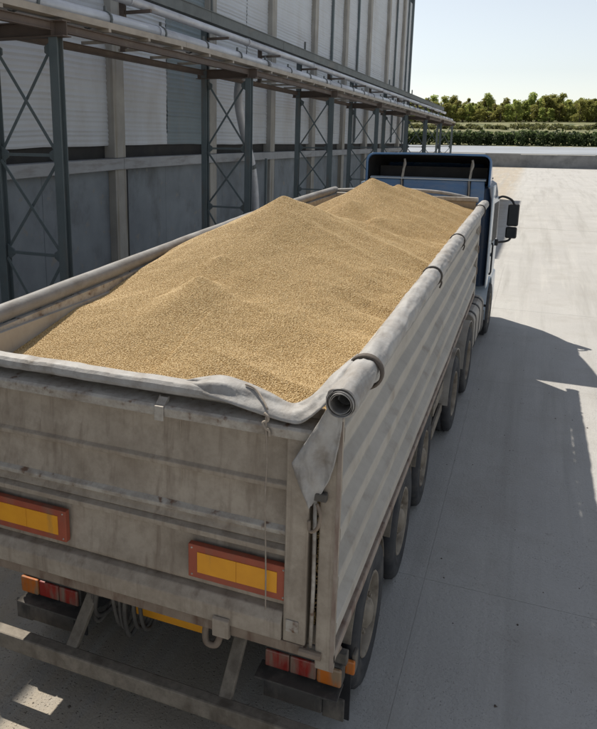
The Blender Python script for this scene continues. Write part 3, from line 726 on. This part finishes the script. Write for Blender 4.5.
for q, mt, w, R in ((.34, 'cuff', .028, .093), (2.95, 'band', .012, .084), (5.04, 'band', .012, .084), (8.56, 'band', .010, .083)):
    cx, cz = rc(q); mb = MB(); cz2 = cz - (.012 if mt == 'cuff' else .004)
    mb.lathe([(-w, R - .012), (-w, R), (-w * .4, R + .004), (w * .4, R + .004), (w, R), (w, R - .012)], 28, 'y', (cx, q, cz2), closed=True)
    obj('strap_ring', mb, mt, roll, smooth=True)
    if mt == 'band': obj('strap_tail', MB().tube(spline([(cx + R * .9, q, cz2 - .03), (cx + R * .95, q + .005, cz2 - .06), (cx + R * .8, q, cz2 - .10)], 4), .008, 6), mt, roll, smooth=True)
# flap
rows = [(2.535, 1.205, 1.272), (2.44, 1.16, 1.268), (2.33, 1.10, 1.258), (2.2, 1.028, 1.236), (2.13, 1.055, 1.216), (2.05, 1.09, 1.18), (1.985, 1.128, 1.138)]
def flap(u, v):
    t = v * (len(rows) - 1); i = min(int(t), len(rows) - 2); f = t - i
    z = rows[i][0] * (1 - f) + rows[i + 1][0] * f; a = rows[i][1] * (1 - f) + rows[i + 1][1] * f; b = rows[i][2] * (1 - f) + rows[i + 1][2] * f
    x = a + (b - a) * u
    return (x, -.075 - .022 * sin(u * pi * 1.6 + .4) * (.35 + v) + .010 * fbm(x * 14, z * 5) + .010 * sin((x * 1.0 + z * .35) * 62) * (.3 + .7 * v) * sin(pi * u) + .004 * fbm(x * 40, z * 22, 3.0, 3), z + .01 * (u - .5) + .012 * fbm(u * 4, 8.0, 2.0) * v)
mb = MB(); mb.grid(flap, 40, 60)
obj('tarp_flap', mb, 'tarp', tr, smooth=True, solid=.007, label='pointed tarpaulin flap hanging at the rear right corner')

# --- chassis, axles, wheels
for sx in (-1, 1):
    a, b = sorted((sx * .42, sx * .56)); obj('chassis_rail', MB().box(a, b, .35, 8.9, .72, 1.034), 'chassis', tr, .01)
for y in (.42, 1.9, 3.2, 5.0, 7.0): obj('cross_member', MB().box(-.41, .41, y - .06, y + .06, .78, .96), 'chassis', tr)
def tyre_mesh():
    mb = MB(); R = .5; n = 96
    prof = [(-.17, .29), (-.185, .33), (-.19, .40), (-.178, .46), (-.155, .488), (-.10, .5), (-.095, .486), (-.082, .486), (-.077, .5), (-.01, .5), (-.006, .486), (.006, .486), (.01, .5), (.077, .5), (.082, .486), (.095, .486), (.10, .5), (.155, .488), (.178, .46), (.183, .435), (.187, .40), (.182, .365), (.186, .36), (.183, .33), (.165, .29)]
    def rm(j, k):
        return -.014 if (k % 4 == 0 and (4 <= j <= 5 or 16 <= j <= 17)) else 0
    mb.lathe(prof, n, 'x', rmod=rm); return mesh_of(mb, 'tyre', MT['rubber'], True)
def rim_mesh(out):
    mb = MB(); mb.lathe([(.17, .292), (.178, .285), (.172, .272), (.13, .262), (.02 if out < 0 else .06, .25), (.0 if out < 0 else .085, .21), (.02 if out < 0 else .115, .15), (.03 if out < 0 else .12, .11), (.07 if out < 0 else .17, .095), (.075 if out < 0 else .19, .06), (.075 if out < 0 else .195, .0)], 40, 'x')
    mb.lathe([(-.16, .29), (-.14, .26), (.02, .25)], 40, 'x')
    return mesh_of(mb, 'rim', MT['rim'], True)
TY = tyre_mesh(); RM = {1: rim_mesh(1), -1: rim_mesh(-1)}
nb = MB(); nb.lathe([(0, .016), (.035, .016), (.04, .008), (.04, 0)], 6, 'x'); NUT = mesh_of(nb, 'nut', MT['rim'])
hb_ = MB()
for k in range(8):
    t = k * pi / 4; hb_.tube([(0, .19 * cos(t), .19 * sin(t)), (.012, .19 * cos(t), .19 * sin(t))], .026, 10)
HOLE = mesh_of(hb_, 'vent_hole', MT['dark'])
def wheel(parent, x, y, z, side, kind):
    w = bpy.data.objects.new('wheel', None); COL.objects.link(w); w.parent = parent
    w.location = Vector((x, y, z)) - ORG.get(parent.name, Vector((0, 0, 0)))
    w.rotation_euler = (random.uniform(0, 6), 0, 0) if side > 0 else (random.uniform(0, 6), 0, pi)
    for nm, me, lc in [('tyre', TY, (0, 0, 0)), ('rim', RM[kind], (0, 0, 0)), ('vent_hole', HOLE, (.098 if kind > 0 else .012, 0, 0))] + \
                      [('wheel_nut', NUT, (.12 if kind > 0 else .028, .13 * cos(k * pi / 5), .13 * sin(k * pi / 5))) for k in range(10)]:
        o = bpy.data.objects.new(nm, me); COL.objects.link(o); o.parent = w; o.location = lc
    return w
def mudguard(parent, xc, y, z, R, a0, a1, wid, mat='guard', name='mudguard'):
    mb = MB(); n = 22; vs = []; fs = []
    for i in range(n + 1):
        t = radians(a0 + (a1 - a0) * i / n)
        for r in (R, R + .012):
            for x in (xc - wid / 2, xc + wid / 2): vs.append((x, y + r * cos(t), z + r * sin(t)))
    for i in range(n):
        a, b = i * 4, i * 4 + 4
        fs += [(a, a + 1, b + 1, b), (a + 2, b + 2, b + 3, a + 3), (a, b, b + 2, a + 2), (a + 1, a + 3, b + 3, b + 1)]
    fs += [(0, 2, 3, 1), (n * 4, n * 4 + 1, n * 4 + 3, n * 4 + 2)]
    return obj(name, mb.add(vs, fs), mat, parent, smooth=False)
for y in (1.2, 2.51, 3.82):
    obj('axle', MB().tube([(-1.0, y, .5), (1.0, y, .5)], .065, 12), 'chassis', tr, smooth=True)
    for sx in (-1, 1):
        wheel(tr, sx * 1.05, y, .5, sx, 1)
        mudguard(tr, sx * 1.03, y, .5, .545, 12, 62, .36)
        mudguard(tr, sx * 1.03, y, .5, .545, 118, 165, .36)
        obj('air_spring', MB().lathe([(.62, .09), (.66, .13), (.73, .10), (.8, .13), (.86, .09)], 16, 'z', (sx * .5, y + .3, 0)), 'rubber', tr, smooth=True)
# side guard ahead of the wheels, air tank, landing legs
for sx in (-1, 1):
    for zz in (.50, .78):
        a, b = sorted((sx * 1.19, sx * 1.225)); obj('side_guard_rail', MB().box(a, b, 4.42, 5.35, zz - .06, zz + .06), 'guard', tr, .008)
    for y in (4.6, 5.2):
        a, b = sorted((sx * 1.15, sx * 1.188)); obj('side_guard_post', MB().box(a, b, y - .03, y + .03, .42, 1.03), 'chassis', tr)
    obj('landing_leg', MB().box(min(sx * .75, sx * .87), max(sx * .75, sx * .87), 7.95, 8.07, .3, 1.0), 'chassis', tr, .01)
    obj('tipping_hook', MB().tube(spline([(sx * 1.2, .12, 1.04), (sx * 1.235, .2, .98), (sx * 1.22, .3, .9), (sx * 1.19, .24, .86)], 5), .014, 8), 'rust', tr, smooth=True)
# --- rear lamp bar
obj('lamp_bar', MB().box(-1.22, 1.22, .52, .58, .60, .68), 'chassis', tr, .006)
for sx in (-1, 1):
    def bx(a, b, *r): return MB().box(min(sx * a, sx * b), max(sx * a, sx * b), *r)
    l = obj('tail_lamp', bx(.70, 1.205, .49, .58, .47, .61), 'chassis', tr, .012)
    obj('red_lens', bx(.71, .87, .468, .489, .482, .60), 'lampred', l, .008); obj('red_lens', bx(.875, 1.045, .468, .489, .482, .60), 'lampred', l, .008)
    obj('orange_lens', bx(1.05, 1.205, .462, .489, .478, .604), 'lamporange', l, .014)
    s = obj('side_lamp', bx(1.235, 1.262, .60, .68, .50, .63), 'chassis', tr, .008)
    obj('orange_lens', bx(1.2, 1.262, .568, .599, .505, .60), 'lamporange', s, .01)
    obj('lamp_shelf', bx(.66, 1.2, .40, .56, .425, .44), 'chassis', tr, .004)
    obj('mud_flap', bx(.74, 1.235, .60, .615, .14, .60), 'black', tr)
    obj('lamp_skirt', bx(.72, 1.1, .42, .432, .30, .424), 'chassis', tr, .004)
    obj('guard_plate', bx(1.10, 1.235, .44, .455, .27, .425), 'chassis', tr, .004)
obj('number_plate', MB().box(-.27, .27, .50, .51, .545, .60), 'plyel', tr, .003, label='plain yellow number plate under the tailgate')
ub = obj('rear_guard_bar', MB().box(-1.18, 1.18, .09, .18, .315, .435), 'guard', tr, .012, label='dirty grey underrun bar behind the rear wheels')
for sx in (-1, 1):
    obj('guard_arm', MB().bar((sx * .56, .16, .40), (sx * .55, .60, .80), .085, .04), 'guard', ub, .008)
    obj('guard_strut', MB().bar((sx * .50, .62, .45), (sx * .50, .62, .9), .05, .04), 'chassis', ub)
obj('tow_loop', MB().tube(spline([(.39, .3, .84), (.38, .28, .77), (.40, .26, .71), (.46, .26, .71), (.48, .28, .77), (.47, .3, .84)], 5), .022, 8), 'rust', tr, smooth=True)
obj('tow_block', MB().box(.35, .50, .27, .45, .82, .95), 'rust', tr, .01)
obj('hinge_block', MB().box(-.60, -.48, .35, .5, .80, 1.03), 'chassis', tr, .01)
obj('hinge_block', MB().box(.60, .74, .3, .45, .82, 1.03), 'chassis', tr, .01)
rh = random.Random(3)
for i in range(7):
    x = -.52 + .055 * i + rh.uniform(-.02, .02); d = rh.uniform(.0, .16); e = rh.uniform(-.06, .08)
    obj('hose', MB().tube(spline([(x, .52, .95), (x + e * .4, .42, .80 - d), (x + e, .40 + d * .3, .56 - d), (x + e * .8 + .03, .5, .50 - d * .5), (x + .07, .62, .62)], 5), rh.uniform(.009, .02), 7), 'chassis', tr, smooth=True)

# ================================================================== GRAIN
PK = [(-.27, 1.55, 2.755, .90), (-.36, 3.72, 3.185, .66), (-.32, 4.8, 2.93, .45), (-.22, 6.0, 2.95, .45), (-.18, 7.35, 3.15, .55), (.12, 7.9, 3.03, .55), (.0, 8.7, 2.95, .7), (.30, 5.5, 2.79, .5), (-.40, 2.25, 2.80, .85), (-.42, 2.95, 2.935, .8)]
def grain_h(x, y):
    s = 0; k = 70.0
    wx = x + (.09 if x > -.2 else .04) * fbm(x * .9, y * .8, 6.0, 3); wy = y + .14 * fbm(x * .8 + 9, y * .7, 3.0, 3)
    for px, py, pz, ky in PK:
        d = math.sqrt((wx - px) ** 2 * (1.0 if wx > px else 1.75) + (ky * (wy - py)) ** 2 + .0012)
        s += math.exp(k * (pz - .34 * d - .10 * (1 - math.exp(-2.8 * d)) - 2.6))
    h = 2.6 + math.log(max(s, 1e-12)) / k
    # the grain levels out against the boards
    edge = 2.40 + .13 * min(1, max(0, y) / 1.2) + (.07 if x > 0 else 0)
    h = edge - .14 + math.log(1 + math.exp((h - edge + .14) * 16)) / 16
    # slumps and avalanche tracks running down the flanks
    rid = 1 - abs(fbm(y * 1.25 + x * .55, x * .35 - y * .1, 4.0, 3)) * 2
    h += .016 * fbm(x * 1.6 + 3, y * 1.4, 1.0, 4) + .030 * rid * min(1, max(0, x + .3) * 1.6) + .006 * fbm(x * 5, y * 5, 2.0, 4) - .02
    return h
GX0, GX1, GY0, GY1 = -1.195, 1.20, .085, 9.2
nx, ny = 120, 380; vs = []; fs = []; dens = []
for j in range(ny + 1):
    y = GY0 + (GY1 - GY0) * (j / ny) ** 1.12
    for i in range(nx + 1):
        x = GX0 + (GX1 - GX0) * i / nx
        vs.append((x, y, grain_h(x, y))); dens.append(max(5600, 25000 - 2900 * y))
for j in range(ny):
    for i in range(nx): a = j * (nx + 1) + i; fs.append((a, a + 1, a + nx + 2, a + nx + 1))
# skirt down to the floor so that the heap is a body
bd = [i for i in range(nx + 1)] + [j * (nx + 1) + nx for j in range(1, ny + 1)] + [ny * (nx + 1) + i for i in range(nx - 1, -1, -1)] + [j * (nx + 1) for j in range(ny - 1, 0, -1)]
n0 = len(vs)
for b in bd: vs.append((vs[b][0], vs[b][1], 1.18)); dens.append(0)
for q in range(len(bd)): q2 = (q + 1) % len(bd); fs.append((bd[q], n0 + q, n0 + q2, bd[q2]))

def grainmat(name, inst):
    m, nt, b = newmat(name); p = _pos(nt)
    col = _mix(nt, _ramp(nt, _noise(nt, 1.3, 5, .6, p), .3, .7), (.45, .30, .12), (.36, .235, .09))
    if inst:
        oi = nt.nodes.new('ShaderNodeObjectInfo')
        r = nt.nodes.new('ShaderNodeValToRGB'); e = r.color_ramp.elements
        e[0].position = 0; e[0].color = (.38, .24, .095, 1); e[1].position = 1; e[1].color = (.74, .60, .37, 1)
        for ps, c in ((.18, (.48, .33, .145, 1)), (.55, (.57, .415, .205, 1)), (.85, (.65, .495, .27, 1))):
            q = e.new(ps); q.color = c
        nt.links.new(oi.outputs['Random'], r.inputs[0]); col = _mix(nt, .72, col, r.outputs[0])
    else:
        v = nt.nodes.new('ShaderNodeTexVoronoi'); v.inputs['Scale'].default_value = 115; nt.links.new(p, v.inputs['Vector'])
        col = _mix(nt, _ramp(nt, v.outputs['Color'], .2, .9), col, (.24, .15, .06))
        bp = nt.nodes.new('ShaderNodeBump'); bp.inputs['Strength'].default_value = .9; bp.inputs['Distance'].default_value = .006; bp.invert = True
        nt.links.new(v.outputs['Distance'], bp.inputs['Height']); nt.links.new(bp.outputs[0], b.inputs['Normal'])
    nt.links.new(col, b.inputs['Base Color']); b.inputs['Roughness'].default_value = .6; b.inputs['Specular IOR Level'].default_value = .3
    return m
MT['grain'] = grainmat('grain_bed', False); MT['kernel'] = grainmat('grain_kernel', True)
gm = bpy.data.meshes.new('grain'); gm.from_pydata(vs, [], fs); gm.materials.append(MT['grain'])
at = gm.attributes.new('dens', 'FLOAT', 'POINT'); at.data.foreach_set('value', dens)
for f in gm.polygons: f.use_smooth = True
grain = bpy.data.objects.new('grain', gm); COL.objects.link(grain)
tag(grain, 'heap of loose golden grain filling the trailer', 'grain', kind='stuff')
ng = bpy.data.node_groups.new('grain_kernels', 'GeometryNodeTree')
ng.interface.new_socket('Geometry', in_out='INPUT', socket_type='NodeSocketGeometry'); ng.interface.new_socket('Geometry', in_out='OUTPUT', socket_type='NodeSocketGeometry')
N = ng.nodes; K = ng.links
gi = N.new('NodeGroupInput'); go = N.new('NodeGroupOutput'); dpn = N.new('GeometryNodeDistributePointsOnFaces')
na = N.new('GeometryNodeInputNamedAttribute'); na.data_type = 'FLOAT'; na.inputs['Name'].default_value = 'dens'
ico = N.new('GeometryNodeMeshIcoSphere'); ico.inputs['Radius'].default_value = 1.0; ico.inputs['Subdivisions'].default_value = 2
tf = N.new('GeometryNodeTransform'); tf.inputs['Scale'].default_value = (.0049, .0041, .0036)
sm = N.new('GeometryNodeSetMaterial'); sm.inputs['Material'].default_value = MT['kernel']
ss = N.new('GeometryNodeSetShadeSmooth'); ip = N.new('GeometryNodeInstanceOnPoints'); jn = N.new('GeometryNodeJoinGeometry')
rv = N.new('FunctionNodeRandomValue'); rv.data_type = 'FLOAT_VECTOR'; rv.inputs[0].default_value = (-1.3, -1.3, 0); rv.inputs[1].default_value = (1.3, 1.3, 6.28)
rsn = N.new('FunctionNodeRandomValue'); rsn.data_type = 'FLOAT'; rsn.inputs[2].default_value = .8; rsn.inputs[3].default_value = 1.25
K.new(gi.outputs[0], dpn.inputs['Mesh']); K.new(na.outputs[0], dpn.inputs['Density'])
K.new(ico.outputs['Mesh'], tf.inputs['Geometry']); K.new(tf.outputs[0], sm.inputs['Geometry']); K.new(sm.outputs[0], ss.inputs['Geometry'])
K.new(dpn.outputs['Points'], ip.inputs['Points']); K.new(ss.outputs[0], ip.inputs['Instance']); K.new(rv.outputs[0], ip.inputs['Rotation'])
K.new([o for o in rsn.outputs if o.type == 'VALUE' and o.enabled][0], ip.inputs['Scale'])
K.new(gi.outputs[0], jn.inputs[0]); K.new(ip.outputs[0], jn.inputs[0]); K.new(jn.outputs[0], go.inputs[0])
gmod = grain.modifiers.new('kernels', 'NODES'); gmod.node_group = ng

# ================================================================== TRACTOR
TYAW = -.0283
tk = thing('truck_tractor', 'blue truck tractor with open roof deflector coupled ahead of the trailer', 'truck', (.08, 5.9, 0), rotz=TYAW)
# local frame: y=0 first drive axle, 1.5 second, 4.95 steering axle
for sx in (-1, 1):
    a, b = sorted((sx * .38, sx * .46)); obj('frame_rail', MB().box(a, b, -.9, 6.2, .58, .84), 'chassis', tk, .008)
for y in (0, 1.5):
    obj('axle', MB().tube([(-.9, y, .5), (.9, y, .5)], .09, 12), 'chassis', tk, smooth=True)
    for sx in (-1, 1):
        wheel(tk, sx * 1.06, y, .5, sx, -1); wheel(tk, sx * .70, y, .5, -sx, -1)
        mudguard(tk, sx * .9, y, .5, .575, 4, 176, .66, 'tank', 'fender')
obj('axle', MB().tube([(-.9, 4.95, .5), (.9, 4.95, .5)], .07, 12), 'chassis', tk, smooth=True)
for sx in (-1, 1): wheel(tk, sx * 1.06, 4.95, .5, sx, 1)
obj('coupling_plate', MB().prism([(-.45, -.3), (.45, -.3), (.5, .2), (.2, .75), (-.2, .75), (-.5, .2)], 'z', .86, .94), 'chassis', tk, .01)
for sx in (-1, 1):
    ft = sub('fuel_tank', tk, (sx * .92, 3.1, .35))
    poly = []
    for (cx, cz, a0) in ((1.1, .88, 0), (.72, .88, 90), (.72, .48, 180), (1.1, .48, 270)):
        for i in range(5): t = radians(a0 + i * 22.5); poly.append((sx * (cx + .12 * cos(t)), cz + .12 * sin(t)))
    obj('tank_body', MB().prism(poly, 'y', 2.28, 3.75), 'tank', ft, .012)
    for y in (2.5, 3.05, 3.55):
        q = [(sx * 1.0 + (u - sx * 1.0) * 1.03, .68 + (v - .68) * 1.03) for u, v in poly]
        obj('tank_strap', MB().prism(q, 'y', y - .035, y + .035), 'black', ft)
    obj('step_box', MB().box(min(sx * .8, sx * 1.2), max(sx * .8, sx * 1.2), 3.82, 4.3, .3, .62), 'black', tk, .02)
    obj('mud_flap', MB().box(min(sx * .75, sx * 1.22), max(sx * .75, sx * 1.22), 4.36, 4.375, .12, .7), 'black', tk)
# cab shell: rounded plan, lofted upward
def ring(hw, y0, y1, z, r, n=6):
    P = []
    for (cx, cy, a0) in ((hw - r, y1 - r, 0), (-hw + r, y1 - r, 90), (-hw + r, y0 + r, 180), (hw - r, y0 + r, 270)):
        for i in range(n): t = radians(a0 + i * 90 / (n - 1)); P.append((cx + r * cos(t), cy + r * sin(t), z))
    return P
rings = [ring(1.15, 4.40, 6.55, 1.02, .10), ring(1.165, 4.40, 6.58, 1.3, .12), ring(1.165, 4.40, 6.56, 1.75, .12), ring(1.15, 4.40, 6.45, 2.2, .12), ring(1.13, 4.40, 6.28, 2.62, .12), ring(1.10, 4.40, 6.15, 2.80, .12), ring(1.0, 4.46, 6.0, 2.88, .1)]
mb = MB(); n = len(rings[0]); vs = [v for r in rings for v in r]; fs = []
for i in range(len(rings) - 1):
    for k in range(n): fs.append((i * n + k, i * n + (k + 1) % n, (i + 1) * n + (k + 1) % n, (i + 1) * n + k))
fs += [tuple(range(n))[::-1], tuple((len(rings) - 1) * n + k for k in range(n))]
cb = obj('cab_body', mb.add(vs, fs), 'shadeblue', tk, .004)
# rear wall pressings
obj('rear_panel', MB().box(-1.02, 1.02, 4.375, 4.399, 2.52, 2.93), 'blue', tk, .012)
obj('rear_panel', MB().box(-1.02, 1.02, 4.375, 4.399, 1.95, 2.50), 'shadeblue', tk, .012)  # lower pressings darker: shade of the gap to the trailer painted in
obj('rear_panel', MB().box(-1.02, 1.02, 4.375, 4.399, 1.25, 1.93), 'shadeblue', tk, .012)
obj('panel_ledge', MB().prism([(4.40, 2.95), (4.33, 2.935), (4.33, 2.955), (4.40, 2.975)], 'x', -1.04, 1.04), 'paleblue', tk, .004)
# roof deflector: open shell, rear edge toward the trailer
def defl(u, v):
    # u across (0..1), v from rear (0) to front (1)
    hw = 1.10 - .10 * v; top = 3.385 - .52 * v ** 1.7; base = 2.84
    r = .13; Lh = top - base - r; Wd = 2 * (hw - r); arc = r * pi / 2; tot = 2 * Lh + 2 * arc + Wd; s = u * tot
    if Lh < .01: Lh = .01
    if s < Lh: x, z = -hw, base + s
    elif s < Lh + arc: t = (s - Lh) / r; x, z = -hw + r - r * cos(t), base + Lh + r * sin(t)
    elif s < Lh + arc + Wd: x, z = -hw + r + (s - Lh - arc), top
    elif s < Lh + 2 * arc + Wd: t = (s - Lh - arc - Wd) / r; x, z = hw - r + r * sin(t), base + Lh + r * cos(t)
    else: x, z = hw, base + max(0, tot - s)
    return (x, 4.28 + 1.75 * v, z + .012 * cos(x * 1.4))
mb = MB(); mb.grid(defl, 64, 14)
df = obj('roof_deflector', mb, 'blue', tk, smooth=True, solid=.035, label='blue roof deflector, hollow and dark inside')
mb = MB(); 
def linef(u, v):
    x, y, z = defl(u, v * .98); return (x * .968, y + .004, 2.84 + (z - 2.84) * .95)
mb.grid(linef, 64, 10); obj('deflector_shade_lining', mb, 'black', df, smooth=True)  # black inner skin, the hollow's shade put into its colour
obj('shade_roof_pan', MB().box(-1.04, 1.04, 4.42, 5.9, 2.89, 2.915), 'black', df)
obj('shade_board', MB().box(-1.0, 1.0, 4.98, 5.02, 2.916, 3.14), 'black', df)  # black board across the hollow, added to paint its depth in shade
for x in (-.44, .76):
    b = obj('deflector_stay', MB().bar((x, 4.36, 2.96), (x + .02, 4.42, 3.26), .035, .035), 'strap', df, .006)
    obj('tie', MB().tube(spline([(x + .02, 4.37, 3.30), (x + .04, 4.35, 3.2), (x + .01, 4.345, 3.1), (x - .01, 4.345, 2.96), (x + .0, 4.33, 2.8), (x + .005, 4.34, 2.62)], 4), [.02] * 9 + [.012] * 12, 8), 'strap', df, smooth=True)
    obj('stay_bracket', MB().bar((x, 4.35, 2.55), (x, 4.35, 2.93), .05, .03), 'black', tk)
for sx in (-1, 1):
    # side air fairing at the rear corner, door, window, handle, arch, mirror
    a, b = sorted((sx * 1.168, sx * 1.195))
    obj('side_fairing', MB().prism([(4.26, 1.02), (4.62, 1.02), (4.66, 2.86), (4.26, 2.86)], 'x', a, b), 'paleblue', tk, .01)
    dr = obj('door', MB().prism([(4.72, 1.0), (6.05, 1.0), (6.2, 1.5), (6.02, 2.55), (4.72, 2.6)], 'x', *sorted((sx * 1.15, sx * 1.178))), 'paleblue', tk, .01)
    obj('door_window', MB().prism([(4.86, 1.78), (6.0, 1.72), (5.9, 2.46), (4.86, 2.5)], 'x', *sorted((sx * 1.179, sx * 1.184))), 'black', dr)
    obj('door_handle', MB().box(*sorted((sx * 1.18, sx * 1.215)), 4.82, 5.0, 1.52, 1.57), 'black', dr, .008)
    obj('grab_rail', MB().tube([(sx * 1.20, 4.70, 1.2), (sx * 1.22, 4.69, 1.25), (sx * 1.22, 4.69, 1.75), (sx * 1.2, 4.70, 1.8)], .016, 8), 'black', tk, smooth=True)
    mudguard(tk, sx * 1.05, 4.95, .5, .60, -8, 188, .32, 'paleblue', 'wheel_arch')
    obj('bumper_corner', MB().box(min(sx * .8, sx * 1.19), max(sx * .8, sx * 1.19), 5.62, 6.5, .32, 1.0), 'paleblue', tk, .04)
    mr = sub('mirror', tk, (sx * 1.2, 5.85, 2.1))
    obj('mirror_arm', MB().tube(spline([(sx * 1.16, 5.75, 2.52), (sx * 1.26, 5.8, 2.56), (sx * 1.42, 5.85, 2.49), (sx * 1.48, 5.87, 2.36)], 6), .022, 8), 'black', mr, smooth=True)
    obj('mirror_arm', MB().tube(spline([(sx * 1.15, 5.75, 1.66), (sx * 1.26, 5.8, 1.66), (sx * 1.42, 5.85, 1.70), (sx * 1.48, 5.87, 1.82)], 6), .022, 8), 'black', mr, smooth=True)
    obj('arm_bracket', MB().box(*sorted((sx * 1.165, sx * 1.24)), 5.68, 5.80, 1.60, 1.72), 'black', mr, .015)
    h = obj('mirror_housing', MB().box(*sorted((sx * 1.36, sx * 1.57)), 5.83, 5.93, 1.98, 2.42), 'black', mr, .035, seg=3)
    obj('mirror_glass', MB().box(*sorted((sx * 1.385, sx * 1.545)), 5.824, 5.829, 2.01, 2.39), 'mirror', h)
    h2 = obj('wide_mirror_housing', MB().box(*sorted((sx * 1.35, sx * 1.56)), 5.82, 5.93, 1.74, 1.965), 'black', mr, .035, seg=3)
    obj('mirror_glass', MB().box(*sorted((sx * 1.375, sx * 1.535)), 5.814, 5.819, 1.77, 1.935), 'mirror', h2)
    obj('rear_lamp', MB().box(*sorted((sx * .5, sx * .9)), -.93, -.88, .62, .74), 'lampred', tk, .01)
obj('windscreen', MB().prism([(6.59, 1.72), (6.43, 2.52), (6.45, 2.53), (6.61, 1.73)], 'x', -1.0, 1.0), 'black', tk)
obj('grille', MB().box(-.85, .85, 6.585, 6.61, 1.05, 1.6), 'black', tk, .02)
obj('front_bumper', MB().box(-.79, .79, 6.2, 6.62, .32, 1.0), 'paleblue', tk, .04)
obj('exhaust_stack', MB().tube([(.72, 4.12, .85), (.72, 4.12, 2.35)], .07, 14), 'chassis', tk, smooth=True)
obj('air_filter', MB().tube([(-.72, 4.12, 1.0), (-.72, 4.12, 2.2)], .16, 18), 'black', tk, .02)
for i, x in enumerate((-.2, -.1, .02, .12)):
    obj('air_hose', MB().tube(spline([(x, 4.36, 1.5), (x * 1.3, 3.9, 1.2), (x * 1.2, 3.55, 1.3), (x, 3.45, 1.6)], 6), .014, 7), 'black', tk, smooth=True)

# ================================================================== small dry clods dropped from tyres
rc_ = random.Random(8); mb = MB()
for i in range(150):
    if i < 80: x, y = rc_.uniform(1.35, 3.0) + .12 * rc_.gauss(0, 1), rc_.uniform(.6, 11) 
    else: x, y = rc_.uniform(-2.6, .6), rc_.uniform(-1.2, .6)
    r = abs(rc_.gauss(.0, .0035)) + .002; n = 6; st = len(mb.v)
    vs = [(x, y, r * .9)]; 
    for zz, k in ((r * .55, .8), (.0, 1.1)):
        for j in range(n): q = r * k * rc_.uniform(.6, 1.3); vs.append((x + q * cos(j * pi / 3), y + q * sin(j * pi / 3) * 1.2, zz))
    fs = [(0, 1 + j, 1 + (j + 1) % n) for j in range(n)] + [(1 + j, 1 + n + j, 1 + n + (j + 1) % n, 1 + (j + 1) % n) for j in range(n)]
    mb.add(vs, fs)
cl = obj('dirt_clods', mb, 'cuff'); tag(cl, 'small dark clods of dirt scattered on the yard beside the truck', 'dirt', kind='stuff')
